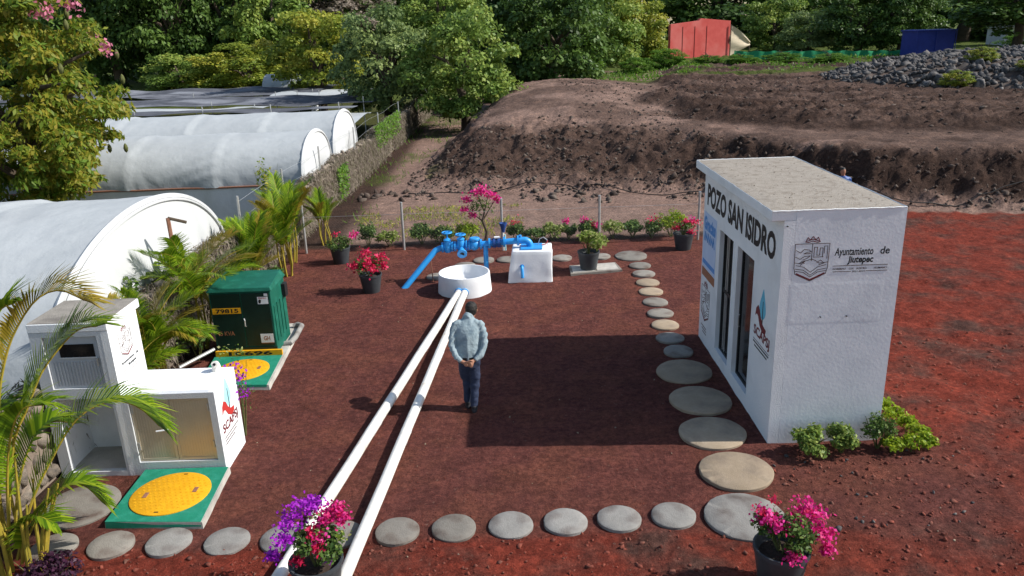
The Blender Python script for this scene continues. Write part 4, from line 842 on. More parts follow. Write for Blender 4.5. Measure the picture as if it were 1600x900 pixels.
# leaf quads (also the litter on the pump house roof) -------------------------------------------------------
def unit(a): return a / (np.linalg.norm(a, axis=-1, keepdims=True) + 1e-9)
def leaf_mesh(name, P, N, T, L, W, rnd, fold=.0):
    n = len(P); L = np.broadcast_to(np.asarray(L, float), (n,))[:, None]; W = np.broadcast_to(np.asarray(W, float), (n,))[:, None]
    N = unit(N); T = unit(T - N * np.sum(T * N, 1, keepdims=True)); S = np.cross(N, T)
    V = np.stack([P - T * L * .5, P + S * W * .5 + N * W * fold, P + T * L * .5, P - S * W * .5 + N * W * fold], 1).reshape(-1, 3)
    return mesh_np(name, V, np.arange(4 * n).reshape(n, 4), rnd)
MT['litter'] = leafmat('leaf_litter', [(.06, .04, .025), (.12, .08, .05), (.17, .12, .07)], .1, .9)
o = roof_litter(); o['kind'] = 'stuff'
def crown_pts(seed, rx, ry, rz, nclump, nleaf, csize=.32, low=-.7, hollow=.45):
    r = np.random.default_rng(seed)
    d = unit(r.normal(size=(nclump * 4, 3))); d = d[d[:, 2] > low][:nclump]
    f = hollow + (1 - hollow) * r.random(len(d)) ** .6
    f = f * (1 + .22 * np.sin(3 * np.arctan2(d[:, 1], d[:, 0]) + seed) * (1 - np.abs(d[:, 2])))
    C = d * f[:, None] * np.array([rx, ry, rz]); cs = csize * r.uniform(.6, 1.35, len(d)) * (rx + ry + rz) / 3
    k = r.integers(0, len(d), nleaf); q = unit(r.normal(size=(nleaf, 3))); q[:, 2] = np.where(q[:, 2] < -.25, -q[:, 2], q[:, 2])
    rad = cs[k] * (.55 + .5 * r.random(nleaf))
    P = C[k] + q * rad[:, None] * np.array([1, 1, .72])
    clump_tone = r.random(len(d))[k]
    return P, q, clump_tone, r
def crown_mesh(name, seed, rx, ry, rz, nclump, nleaf, leaf, **kw):
    P, q, tone, r = crown_pts(seed, rx, ry, rz, nclump, nleaf, **kw)
    N = unit(q * .7 + r.normal(size=q.shape) * .55 + np.array([0, 0, .5])); T = unit(r.normal(size=q.shape) + np.array([0, 0, -.5]))
    s = leaf * r.uniform(.6, 1.4, len(P)); rnd = np.clip(.55 * tone + .45 * r.random(len(P)), 0, 1)
    return leaf_mesh(name, P, N, T, s, s * .62, rnd)
def trunk_mb(h, r0, spread, seed, nl=6, lean=0):
    rr = random.Random(seed); mb = MB(); top = (lean + rr.uniform(-.2, .2), rr.uniform(-.2, .2), h)
    mb.tube([(0, 0, -.2), (lean * .2, .05, h * .35), (lean * .6, .0, h * .7), top], [r0 * 1.25, r0 * .9, r0 * .75, r0 * .45], 9)
    for i in range(nl):
        a = i * 6.28 / nl + rr.uniform(-.4, .4); f = rr.uniform(.45, .95); b0 = Vector((lean * f, 0, h * f)); e = b0 + Vector((math.cos(a) * spread, math.sin(a) * spread, h * rr.uniform(.25, .6)))
        mid = b0.lerp(e, .5) + Vector((0, 0, .15 * h * rr.random())); mb.tube([b0, mid, e], [r0 * .45, r0 * .28, r0 * .1], 6)
    return mb
CR = {}
for key, sd, nc, nl_, lf, mm, kw in (('a', 1, 75, 15000, .078, 'leaf_mid', dict(csize=.28, low=-.9)), ('b', 2, 95, 15000, .075, 'leaf_grey', dict(csize=.24, low=-.9)), ('c', 3, 60, 14000, .08, 'leaf_yellow', dict(csize=.28, low=-.9)),
                                 ('d', 4, 90, 15000, .075, 'leaf_dark', dict(csize=.28, low=-.9)), ('e', 5, 75, 15000, .08, 'leaf_mid', dict(csize=.27, low=-.95, hollow=.35)), ('f', 6, 110, 16000, .075, 'leaf_dark', dict(csize=.24, low=-.95, hollow=.3))):
    me = crown_mesh('crown', sd, 1, 1, 1, nc, nl_, lf, **kw); CR[key] = me
TRK = [trunk_mb(1.0, .09, .42, 50 + i, 6, random.uniform(-.2, .2)).mesh('trunk', smooth=True) for i in range(3)]
for t_ in TRK: t_.materials.append(MT['bark'])
def tree(name, label, px_, y, zc, rx, rz, key, m, group=None, ry=None, z0=None, trunk_r=None, cat='tree', rot=None):
    """px_ is world x; crown centre height zc"""
    z0 = tz(px_, y) if z0 is None else z0
    T = thing(name, label, cat, (px_, y, z0), group)
    t = link('trunk', TRK[random.randrange(3)], T); hh = max(.6, zc - z0 + rz * .1); t.scale = ((trunk_r or .22 * rx) / .2, (trunk_r or .22 * rx) / .2, hh); t.rotation_euler[2] = random.uniform(0, 6)
    c = link('crown', CR[key], T); c.location = (0, 0, zc - z0); c.scale = (rx, ry or rx, rz); c.rotation_euler[2] = random.uniform(0, 6.28) if rot is None else rot
    c.material_slots[0].link = 'OBJECT'; c.material_slots[0].material = MT[m]
    return T
for me in CR.values(): me.materials.append(MT['leaf_mid'])

# ------------------------------------------------------------------ film tunnels and shade nets left of the wall
def tunnel(label, yc, hw, zb, rise, xe, x_far, skirt, seed, sag=.05, group='white film tunnels'):
    """half-round film tunnel along -X, end arch at xe"""
    T = thing('film_tunnel', label, 'greenhouse', (xe, yc, 0), group)
    nx2 = int((xe - x_far) / .13); na = 56; r = np.random.default_rng(seed)
    xs = np.linspace(xe, x_far, nx2); A = np.linspace(0, math.pi, na)
    Xg, Ag = np.meshgrid(xs, A, indexing='ij')
    bay = 2.6; u = ((xe - Xg) % bay) / bay; sagv = sag * np.sin(math.pi * u)
    rr = 1 - .5 * sagv * (.35 + .65 * np.abs(np.cos(Ag))) + .016 * fbm(Xg * 1.2, Ag * 3, 3, seed) + .022 * (1 - u)
    bi = np.floor((xe - Xg) / bay); sel = (np.sin(bi * 5.1 + seed) > -.2); wr = sel * .010 * np.sin(Ag * 26 + u * 16 + bi) * np.clip(1 - u * 1.3, 0, 1) * np.abs(np.cos(Ag)) ** .7 + .006 * np.sin(Xg * 9 + 3 * np.sin(Ag * 4)) * np.exp(-((u - .9) / .2) ** 2)
    rr = rr + wr
    Yg = yc - np.cos(Ag) * hw * rr; Zg = zb + np.sin(Ag) ** .82 * rise * rr
    V = np.stack([Xg, Yg, Zg], -1).reshape(-1, 3); I = np.arange(nx2 * na).reshape(nx2, na)
    link('film_roof', mesh_np('film_roof', V - np.array(T.location), np.stack([I[:-1, :-1], I[1:, :-1], I[1:, 1:], I[:-1, 1:]], -1).reshape(-1, 4), smooth=True), T, 'film')
    # end sheet, slightly billowing
    k = 14; V = []; F = []
    for i in range(k + 1):
        f = i / k
        for a in A:
            yy = -math.cos(a) * hw * f; zz = zb + math.sin(a) ** .82 * rise * f if zb > .2 else math.sin(a) ** .82 * (rise + zb) * f
            bul = .22 * math.sin(math.pi * min(1, f * .98)) * (1 - f * .5) + .02 * math.sin(yy * 9 + zz * 4) * (1 - f)
            V.append((xe + bul + .02, yc + yy, zz))
    for i in range(k):
        for j in range(na - 1): F.append((i * na + j, i * na + j + 1, (i + 1) * na + j + 1, (i + 1) * na + j))
    MB().add(V, F).build('end_sheet', 'filmend_lit', T, smooth=True)
    if zb > .2: MB().box(xe - .0, xe + .03, yc - hw + .05, yc + hw - .05, 0, zb + .02).build('end_curtain', 'filmend_lit', T)
    # hem roll round the arch
    for ro, xo, rad in ((1.016, .0, .055), (.992, .05, .03)):
        MB().tube([(xe + xo, yc - math.cos(a) * hw * ro, zb + math.sin(a) ** .82 * rise * ro) for a in A], rad, 6).build('hem', 'filmend_lit', T, smooth=True)
    if skirt:
        n_ = nx2 // 3; V = []; F = []
        for i, xx in enumerate(np.linspace(xe - .05, x_far, n_ * 2)):
            p = .05 * math.sin(xx * 7.3) * abs(math.sin(xx * .8)) + .03 * math.sin(xx * 17)
            V += [(xx, yc - hw + .02, zb - .02), (xx, yc - hw + .06 + p, zb * .5), (xx, yc - hw + .05 + p * .6, -.05)]
        for i in range(n_ * 2 - 1):
            for j in range(2): F.append((i * 3 + j, i * 3 + j + 1, i * 3 + j + 4, i * 3 + j + 3))
        MB().add(V, F).build('side_curtain', 'filmgrey', T, smooth=True)
        MB().tube([(xx, yc - hw, zb + .01 * math.sin(xx * 3)) for xx in np.linspace(xe, x_far, 40)], .03, 6).build('rail', 'rust', T)
    return T
t1 = tunnel('large white film tunnel nearest the camera behind the meter cabinet', 13.75, 3.85, .0, 2.58, -6.55, -26, False, 1, .02)
for (xx, yy, zz) in ((-9.9, 12.4, 2.44), (-10.4, 12.2, 2.40)): MB().box(xx, xx + .25, yy, yy + .05, zz - .03, zz + .05).build('film_tear', 'black', t1)
tunnel('second white film tunnel with grey side curtain behind the nearest one', 25.25, 1.98, 1.12, 1.34, -6.15, -34, True, 2, .05)
tunnel('third white film tunnel with wrinkled film behind the second', 29.75, 2.15, 1.15, 1.50, -6.1, -40, True, 3, .05)
tunnel('small far white film tunnel under the yellow green tree', 60, 1.6, 1.2, 1.5, -14.2, -17.6, False, 4, .02)
def net_roof(label, x0, x1, y0, y1, z, m, seed, amp=.25):
    T = thing('shade_net', label, 'shade net', ((x0 + x1) / 2, (y0 + y1) / 2, 0), 'shade net roofs')
    xs = np.linspace(x0, x1, 60); ys_ = np.linspace(y0, y1, 24); Xg, Yg = np.meshgrid(xs, ys_); Zg = z + amp * fbm(Xg * .25, Yg * .3, 4, seed) + .10 * np.abs(np.sin(Xg * .6)) * np.abs(np.sin(Yg * .5))
    I = np.arange(60 * 24).reshape(24, 60)
    link('net', mesh_np('net', np.stack([Xg, Yg, Zg], -1).reshape(-1, 3) - np.array(T.location), np.stack([I[:-1, :-1], I[:-1, 1:], I[1:, 1:], I[1:, :-1]], -1).reshape(-1, 4), smooth=True), T, m)
    for xx in np.linspace(x0 + .5, x1 - .5, 5):
        MB().tube([(xx, y0 + .3, 0), (xx, y0 + .3, z + .32)], .025, 6).build('post', 'steel', T)
net_roof('white film sheet stretched behind the third tunnel', -42, -6.4, 32.6, 38.0, 1.75, 'film', 11)
net_roof('dark shade net just behind the third tunnel, right end', -20, -6.9, 35.2, 37.5, 2.2, 'net', 12, .2)
net_roof('broad black shade net stretched across the middle distance', -40, -7, 42, 49, 1.9, 'net', 13, .45)
net_roof('pale sheet lying between the dark shade nets', -44, -12, 39.6, 42, 1.9, 'film', 14, .35)
net_roof('farthest dark shade net in front of the tree line', -44, -12, 52, 60, 1.75, 'net', 15, .5)
net_roof('pale blue white sheet under the trees by the stone wall', -15, -8.5, 50.5, 55, 1.75, 'film', 16, .35)

# ------------------------------------------------------------------ far buildings and screens
R = thing('red_wall', 'red painted high wall behind the weeds at the far edge of the field', 'wall', (18.2, 76.5, 2))
ra = math.radians(22); ux, uy = math.cos(ra), math.sin(ra); W_ = 6.5
def rb(u, d, z): return (15.0 + ux * u - uy * d, 73.45 + uy * u + ux * d, z)
prof = [(0, 1.6), (W_, 1.6), (W_, 5.35), (3.2, 5.65), (3.0, 5.45), (0, 5.2)]
MB().add([rb(u, 0, z) for u, z in prof] + [rb(u, .35, z) for u, z in prof], [(0, 1, 2, 3, 4, 5), (6, 11, 10, 9, 8, 7), (1, 7, 8, 2), (2, 8, 9, 3), (3, 9, 10, 4), (4, 10, 11, 5), (5, 11, 6, 0)]).build('wall', 'redwall', R)
for u in (1.3, 2.6, 3.9): MB().add([rb(u, -.04, 1.6), rb(u + .05, -.04, 1.6), rb(u + .05, -.04, 5.0), rb(u, -.04, 5.0), rb(u, -.001, 1.6), rb(u + .05, -.001, 1.6), rb(u + .05, -.001, 5.0), rb(u, -.001, 5.0)], [(0, 1, 2, 3), (1, 5, 6, 2), (4, 0, 3, 7), (3, 2, 6, 7)]).build('wall_seam', 'redwall', R)
C = thing('canvas_awning', 'beige canvas sheet sagging off the right end of the red building', 'canvas', (21.6, 74.6, 2))
V = []; F = []
for i in range(9):
    for j in range(9):
        a, b_ = i / 8, j / 8; top = 5.0 - 1.55 * a ** 1.3; bot = 2.2 + .9 * a
        V.append((21.0 + 2.3 * a, 75.9 + 1.4 * a - .2 * math.sin(a * 2) + .12 * math.sin(b_ * 9 + a * 4), bot + (top - bot) * b_))
for i in range(8):
    for j in range(8): F.append((i * 9 + j, (i + 1) * 9 + j, (i + 1) * 9 + j + 1, i * 9 + j + 1))
MB().add(V, F).build('sheet', 'cloth', C, smooth=True); MB().tube([(21.05, 75.75, 1.8), (21.05, 75.75, 5.05)], .05, 6).build('post', 'bark', C); MB().tube([(23.3, 77.3, 1.8), (23.3, 77.3, 3.5)], .05, 6).build('post', 'bark', C)
GN = thing('green_screen', 'long green mesh screen fence at the far edge of the field', 'screen fence', (25, 66, 2))
V = []; F = []; k = 90
for i in range(k + 1):
    xx = 18.7 + 14.6 * i / k; V += [(xx, 66 + .08 * math.sin(i * 1.1), 1.8), (xx, 66 + .10 * math.sin(i * .9), 2.5), (xx, 66 + .06 * math.sin(i * 1.3), 2.98 - .028 * (xx - 18.7) + .04 * math.sin(i * .7))]
for i in range(k):
    for j in range(2): F.append((i * 3 + j, i * 3 + 3 + j, i * 3 + 4 + j, i * 3 + 1 + j))
MB().add(V, F).build('mesh_sheet', 'greennet', GN, smooth=True)
for i in range(9): MB().tube([(18.8 + 1.8 * i, 66.12, 1.6), (18.8 + 1.8 * i, 66.12, 3.05 - .05 * i)], .05, 6).build('post', 'bark', GN)
BT = thing('blue_shelter', 'blue tarpaulin sided shelter behind the rock pile', 'shelter', (32.9, 63, 2))
b = MB(); b.box(31.5, 34.35, 62, 64.5, 1.6, 4.1); b.build('tarp_sides', 'bluetarp', BT); MB().box(31.4, 34.45, 61.9, 64.6, 4.101, 4.2).build('roof', 'bluetarp', BT)
for xx in (31.45, 32.9, 34.4): MB().tube([(xx, 61.93, 1.6), (xx, 61.93, 4.15)], .03, 6).build('pole', 'bluetarp', BT)
WS = thing('pale_shed', 'pale panelled shed at the far right edge', 'shed', (50.6, 80, 2))
MB().box(48.6, 54, 79, 82, 1.5, 3.8).build('wall', 'shed', WS); MB().box(48.4, 54.2, 78.8, 82.2, 3.801, 3.95).build('roof', 'conc', WS)
for xx in (49.9, 51.3): MB().box(xx, xx + .06, 78.96, 78.999, 1.5, 3.8).build('wall_seam', 'steel', WS)

# ------------------------------------------------------------------ rock pile on the field
RP = thing('rock_pile', 'large heap of dark grey rubble rocks on the field at upper right', 'rock pile', (28, 43, 2))
def pile_h(xx, yy): return max(0., 1.6 * (1 - ((xx - 29.5) / 12) ** 2 - ((yy - 43.5) / 9.5) ** 2)) ** .75
V = []; F = []; a_ = np.linspace(17, 42, 60); b_ = np.linspace(33.5, 53.5, 44)
for yy in b_:
    for xx in a_: V.append((xx, yy, tz(xx, yy) - .15 + pile_h(xx, yy) * .95 + (.12 * random.random() if pile_h(xx, yy) > 0 else -.1)))
for j in range(43):
    for i in range(59): F.append((j * 60 + i, j * 60 + i + 1, (j + 1) * 60 + i + 1, (j + 1) * 60 + i))
MB().add(V, F).build('rubble_core', 'clod', RP)
rk = []
for i in range(8):
    Vt, Ft = ico(1, 400 + i, .3, .8); me = mesh_np('rock', Vt, Ft); me.materials.append(MT['rock']); rk.append(me)
cand = []
while len(cand) < 4200:
    xx, yy = random.uniform(17.4, 41.4), random.uniform(34, 53)
    if pile_h(xx, yy) > 0.02: cand.append((xx, yy, tz(xx, yy) + pile_h(xx, yy) * .95 - .05, random.uniform(.11, .25) * (1.5 if random.random() < .12 else 1)))
cand.sort(key=lambda c: c[1] * 1.0 - c[3] * 25)
for i, c in enumerate(cand[:300]):
    o = link('rock', rk[i % 8], RP); o.location = Vector(c[:3]) - RP.location; s_ = c[3]; o.scale = (s_ * random.uniform(.8, 1.3), s_ * random.uniform(.8, 1.3), s_ * random.uniform(.6, 1)); o.rotation_euler = [random.uniform(0, 6.28) for _ in range(3)]
o = scatter_rocks('small_rocks', np.array([c[:3] for c in cand[300:]]) - np.array(RP.location), [c[3] for c in cand[300:]], 'rock', 8); o.parent = RP; o['kind'] = 'stuff'

# ------------------------------------------------------------------ clods, stones and grit (uncountable)
r = np.random.default_rng(3)
def zs(P): return terrain(P[:, 0], P[:, 1])
def strew(name, label, xr, yr, n, smin, smax, m, keep, seed, power=3., sub=1, cat='stones', sink=.25):
    q = np.random.default_rng(seed); P = np.stack([q.uniform(*xr, n * 3), q.uniform(*yr, n * 3)], 1); P = P[keep(P[:, 0], P[:, 1], q)][:n]
    s = smin + (smax - smin) * q.random(len(P)) ** power; z = zs(P) + s * (.5 - sink)
    o = scatter_rocks(name, np.column_stack([P, z]), s, m, seed, sub); tag(o, label, cat, kind='stuff'); return o
def bank_keep(x, y, q):
    t = terrain(x, y, False); return (t > .03) & (t < 2.3) & ((t < 1.5) | (x < 7) & (q.random(len(x)) < .35)) & (vnoise(x * .8, y * .8, 90) > .22) & (q.random(len(x)) < .5 + .5 * np.exp(-((t - .2) / .4) ** 2))
strew('soil_clods', 'dark soil clods and stones on the face of the earth bank', (-4.5, 22), (20.5, 33), 15000, .012, .13, 'clod', bank_keep, 31, 6, sink=.5)
strew('soil_clods', 'loose clods strewn over the ploughed upper field', (3, 34), (25, 46), 7000, .02, .14, 'clod', lambda x, y, q: (terrain(x, y, False) > 1.75) | ((terrain(x, y, False) > 1.5) & (q.random(len(x)) < .12)), 32, 6, sink=.5)
strew('field_stones', 'stones lying at the foot of the bank behind the fence', (-5.2, 9), (22.5, 27.5), 900, .02, .22, 'clod', lambda x, y, q: (vnoise(x * .7, y * .7, 91) > .5) & (q.random(len(x)) < np.exp(-((y - np.interp(x, [-4.4, 0, 6.5, 11], [27.0, 25.6, 25, 22])) / .7) ** 2)), 33, 5, sink=.4)
strew('red_clods', 'red scoria lumps outside the stepping stones', (-5.5, 9.5), (6.1, 13), 11000, .005, .048, 'pebble', lambda x, y, q: ((y < 7.4) | (x > 4.9) & (q.random(len(x)) < .55) | (x > 3.2) & (y < 9.0)) & ~((x > 3.3) & (x < 4.85) & (y > 9.1)), 34, 8, sink=.45)
strew('scoria_grit', 'fine scoria grit covering the yard', (-5.4, 2.6), (7.6, 15), 8000, .005, .014, 'pebble', lambda x, y, q: ~((x < -3.6) & (y > 7.7) & (y < 9.8)) & ~((x < -3.9) & (y > 11.3)), 35, 3)
strew('pale_stones', 'scattered pale pebbles on the yard', (-4, 5.8), (6.3, 18), 70, .008, .026, 'stonewarm', lambda x, y, q: ~((x > 3.2) & (y > 9)), 36, 2)
strew('dark_stones', 'dark stones by the near corner of the pump house', (3.2, 5.6), (7.1, 8.9), 34, .015, .055, 'rock', lambda x, y, q: q.random(len(x)) < .7, 37, 2)

# black hose along the bank
pts = []
for xx in np.linspace(-3.5, 20, 70):
    yb = np.interp(xx, [-4.4, 0, 6.5, 11, 16, 60], [27.0, 26.6, 25.3, 22.6, 21.6, 21]) + .35 * math.sin(xx * .9); pts.append((xx, yb, tz(xx, yb) + .06 + .04 * math.sin(xx * 2.3)))
tag(MB().tube(pts, .016, 6).build('black_hose', 'hose', None, smooth=True), 'black hose lying along the foot of the earth bank', 'hose')

# ------------------------------------------------------------------ trees
GT = 'trees beyond the wall and field'
def T_(name, label, x, y, zc, rx, rz, key, m, **k): return tree(name, label, x, y, zc, rx, rz, key, m, GT, **k)
T_('shade_tree', 'dark tall tree at the left end of the far tree line', -37.6, 80, 7.0, 5.6, 6.8, 'd', 'leaf_dark')
T_('shade_tree', 'dark tall tree in the far line, second from the left', -31.5, 78, 6.8, 4.8, 6.4, 'f', 'leaf_dark')
T_('shade_tree', 'dark tree in the far line above the second film tunnel', -27.0, 82, 7.2, 4.8, 6.9, 'd', 'leaf_dark')
T_('shade_tree', 'mid green tree in the far line left of the bare brown crown', -22.5, 80, 6.2, 4.6, 6.0, 'e', 'leaf_mid')
T_('bare_tree', 'brownish thin crowned tree at the top behind the yellow green tree', -18, 88, 8.2, 5.0, 3.6, 'b', 'dry')
T_('bush', 'loose olive bush in front of the far tree line', -22.8, 71, 2.6, 4.0, 2.2, 'b', 'leaf_yellow')
T_('bush', 'low olive bush at the edge of the dark shade net', -28.5, 73, 2.0, 3.8, 2.0, 'e', 'leaf_mid')
T_('yellow_green_tree', 'round yellow green tree over the small far tunnel', -13.0, 57, 4.0, 3.3, 3.2, 'c', 'leaf_yellow')
T_('wall_tree', 'grey green tree leaning over the stone wall beside the bright creeper', -6.9, 46, 3.55, 2.7, 3.1, 'b', 'leaf_grey')
T_('wall_tree', 'dense round green tree standing at the stone wall in the gully', -2.2, 44, 3.2, 2.9, 3.1, 'a', 'leaf_mid')
T_('dark_tree', 'big dark tree at the top centre behind the earth mound', 3.2, 55, 4.0, 4.0, 4.4, 'f', 'leaf_dark')
T_('dark_tree', 'dark hanging crown left beside the big dark tree', .8, 58, 3.4, 2.4, 3.4, 'd', 'leaf_dark')
T_('far_tree', 'mid green tree top behind the two wall trees', -6.0, 80, 6.5, 4.2, 4.2, 'a', 'leaf_mid')
T_('far_tree', 'mid green tree right of the big dark tree', 8.6, 74, 4.6, 3.9, 4.0, 'e', 'leaf_mid')
T_('far_tree', 'light green tree left of the red building', 12.6, 80, 4.2, 3.4, 3.6, 'a', 'leaf_yellow')
T_('far_tree', 'tree with reddish shoots just right of the beige canvas', 28.0, 84, 4.4, 3.2, 3.0, 'c', 'leaf_mid')
T_('far_tree', 'small rounded tree behind the green screen', 29.0, 78, 3.7, 2.5, 2.2, 'a', 'leaf_grey')
T_('far_tree', 'dark tree behind the right half of the green screen', 33.0, 76, 4.8, 3.6, 3.6, 'd', 'leaf_dark')
T_('far_tree', 'dark tree left of the blue shelter', 36.2, 74, 4.6, 3.0, 3.4, 'f', 'leaf_dark')
T_('spreading_tree', 'dark spreading tree with thick trunk above the blue shelter', 38.0, 60.5, 5.9, 5.2, 2.6, 'f', 'leaf_dark', trunk_r=.8)
T_('far_tree', 'dark tree at the far right edge', 52.5, 78, 6.2, 4.2, 2.4, 'd', 'leaf_dark')
# tall wooded backdrop
for i, xx in enumerate(np.linspace(-92, 84, 19)):
    T_('backdrop_tree', 'tall %s tree of the wooded backdrop, %s from the left' % (['dark', 'green', 'olive'][i % 3], (ORD + ['fourteenth', 'fifteenth', 'sixteenth', 'seventeenth', 'eighteenth', 'nineteenth'])[i]), float(xx + random.uniform(-1.5, 1.5)), random.uniform(95, 110), 7.5 if xx < 20 else 6.4, 8.4, 9.5 if xx < 20 else 6.6, 'dfeadb'[i % 6], ['leaf_dark', 'leaf_dark', 'leaf_mid'][i % 3])
for i, (xx, yy, s_, h_) in enumerate(((10.3, 63, 1.3, .7), (13.6, 67, 1.6, .9), (16.2, 64.5, 1.3, .4), (18.2, 62, 1.2, .4), (21.5, 62.5, 1.5, .45), (24.3, 60.5, 1.5, .4), (-.8, 62, 1.8, 1.5), (6.4, 66, 1.6, 1.4), (44, 68, 2.2, 1.2))):
    tree('weed_bush', 'low green weed bush at the far edge of the field, %s from the left' % ORD[[2, 3, 4, 5, 6, 7, 0, 1, 8][i]], xx, yy, tz(xx, yy) + h_ * .6, s_, h_, 'be'[i % 2], 'weed', 'weed bushes along the field edge', cat='bush')

# flowering tree, upper left
FT = thing('flowering_tree', 'leafy tree with pink blossoms and hanging pods at upper left', 'tree', (-12.6, 20.6, 0))
trunk_mb(3.6, .26, 2.0, 5, 8).build('trunk', 'bark', FT, local=True, smooth=True)
P, q, tone, rr_ = crown_pts(91, 3.3, 3.0, 3.1, 210, 52000, csize=.15, low=-.98, hollow=.35)
P = P + np.array([-.3, 0, 4.1]); P[:, 2] -= .18 * np.maximum(0, -P[:, 0] * .0)
N = unit(q * .6 + rr_.normal(size=q.shape) * .5 + np.array([.1, -.2, .4])); T0 = unit(rr_.normal(size=q.shape) * .55 + q * .3 + np.array([0, 0, -.9])); s_ = .21 * rr_.uniform(.6, 1.35, len(P))
P2_, q2, tone2, r2_ = crown_pts(92, 2.9, 2.6, 1.9, 120, 24000, csize=.17, low=-.98, hollow=.3)
P = np.concatenate([P, P2_ + np.array([-.5, -.3, 2.9])]); q = np.concatenate([q, q2]); tone = np.concatenate([tone, tone2 * .6 + .4])
N = unit(q * .6 + rr_.normal(size=q.shape) * .5 + np.array([.1, -.2, .4])); T0 = unit(rr_.normal(size=q.shape) * .55 + q * .3 + np.array([0, 0, -.9])); s_ = .18 * rr_.uniform(.6, 1.35, len(P))
link('crown', leaf_mesh('crown', P, N, T0, s_, s_ * .38, np.clip(.5 * tone + .5 * rr_.random(len(P)), 0, 1)), FT, 'leaf_near')
qq = unit(rr_.normal(size=(60, 3)) * .7 + np.array([.3, -.5, 1.1])); Pc = qq * np.array([3.4, 3.05, 2.95]) * rr_.uniform(.95, 1.06, (60, 1)) + np.array([-.3, 0, 4.1]); idx = np.repeat(np.arange(20), 36)
Pf = Pc[idx] + rr_.normal(size=(720, 3)) * .09
link('blossoms', leaf_mesh('blossoms', Pf, rr_.normal(size=(720, 3)), rr_.normal(size=(720, 3)), .13, .08, rr_.random(720)), FT, 'fl_rose')
pods = MB()
for i in range(26):
    a = unit(rr_.normal(size=(1, 3)) + np.array([.5, -.6, -.3]))[0] * np.array([3.2, 2.9, 2.7]) + np.array([-.3, 0, 4.0]); pods.lathe([(.001, -.13), (.05, -.08), (.065, 0), (.045, .08), (.01, .13)], tuple(a), 8, False, False)
pd = pods.build('seed_pods', 'stem', FT, local=True, smooth=True); pd['kind'] = 'stuff'

# ------------------------------------------------------------------ palms
def frond_mesh(path, L0, n=34, droop=.55, seed=0, wd=.03, dry=0):
    """rachis tube + leaflets with folded droop; returns (rachis MB, leaflet mesh)"""
    rr = random.Random(seed); P = [Vector(p) for p in path]
    def at(t):       # catmull-rom
        f = t * (len(P) - 1); i = min(int(f), len(P) - 2); f -= i
        p0, p1, p2, p3 = P[max(i - 1, 0)], P[i], P[i + 1], P[min(i + 2, len(P) - 1)]
        return .5 * ((2 * p1) + (-p0 + p2) * f + (2 * p0 - 5 * p1 + 4 * p2 - p3) * f * f + (-p0 + 3 * p1 - 3 * p2 + p3) * f ** 3)
    rach = MB().tube([at(i / 16) for i in range(17)], [.014 * (1 - .8 * i / 16) + .003 for i in range(17)], 5)
    V = []; F = []; rnd = []
    for k in range(n):
        t = .20 + .80 * k / (n - 1); c = at(t); tn = (at(min(1, t + .02)) - at(max(0, t - .02))).normalized()
        sd = tn.cross(Vector((0, 0, 1))); sd = sd.normalized() if sd.length > .1 else Vector((0, 1, 0)); up = sd.cross(tn).normalized()
        for sg in (1, -1):
            ln = L0 * (.35 + .65 * math.sin(math.pi * min(1, (t - .12) * 1.02)) ** .7) * rr.uniform(.85, 1.1)
            if t > .97: ln *= .8
            dr = (sd * sg * (1 - .55 * t) + tn * (.45 + .55 * t) + up * .35).normalized(); w = wd * rr.uniform(.8, 1.15)
            p1 = c + dr * ln * .5; d2 = (dr - Vector((0, 0, droop * rr.uniform(.6, 1.3)))).normalized(); p2 = p1 + d2 * ln * .5
            wv = dr.cross(up); wv = (wv.normalized() if wv.length > .01 else tn) * w * .5; b = len(V)
            V += [c - wv * .5, c + wv * .5, p1 + wv, p1 - wv, p2 + wv * .12, p2 - wv * .12]; F += [(b, b + 1, b + 2, b + 3), (b + 3, b + 2, b + 4, b + 5)]
            rv = rr.random(); rnd += [rv, min(1, rv + .15)]
    return rach, mesh_np('frond', [tuple(v) for v in V], F, rnd)
FV_ = []
for i, (L_, arc, dp) in enumerate(((1.25, .9, .5), (1.1, 1.25, .7), (1.4, .6, .4), (1.0, 1.0, .9))):
    pa = []
    for k in range(8):
        t = k / 7; a = 1.25 - arc * t * 1.35; 
        if k == 0: p = Vector((0, 0, 0))
        else: p = p + Vector((math.cos(a), .06 * math.sin(3 * t + i), math.sin(a))) * (L_ / 7)
        pa.append(tuple(p))
    rc, lf = frond_mesh(pa, .44, 42, dp, i, .024); lf.materials.append(MT['palm']); rm = rc.mesh('rachis', smooth=True); rm.materials.append(MT['cane']); FV_.append((lf, rm))
def palm(x, y, h, nf, label, sc=1.0, z0=None, nc=6, seed=0, up=False):
    rr = random.Random(seed); T = thing('areca_palm', label, 'palm', (x, y, tz(x, y) if z0 is None else z0), 'areca palms along the stone wall')
    tops = []
    for i in range(nc):
        a = rr.uniform(0, 6.28); e = Vector((math.cos(a) * .22 * h * rr.random(), math.sin(a) * .22 * h * rr.random(), h * rr.uniform(.55, 1.0))); b0 = Vector((math.cos(a) * .1, math.sin(a) * .1, -.05)); tops.append(e)
        MB().tube([b0, b0.lerp(e, .5) + Vector((math.cos(a) * .04, math.sin(a) * .04, 0)), e], [.026, .022, .015], 7).build('cane', 'cane', T, local=True, smooth=True)
    for i in range(nf):
        lf, rm = FV_[2 if up else rr.randrange(4)]; e = tops[i % nc]; a = rr.uniform(0, 6.28) ; s_ = sc * rr.uniform(.75, 1.15)
        o = link('frond', lf, T); o.location = e; o.rotation_euler = (rr.uniform(-.2, .2), rr.uniform(-.45, -.05) if up else rr.uniform(-.35, .25), a); o.scale = (s_, s_, s_)
        c = link('rachis', rm, o)
        if rr.random() < .12: o.material_slots[0].link = 'OBJECT'; o.material_slots[0].material = MT['palmdry']
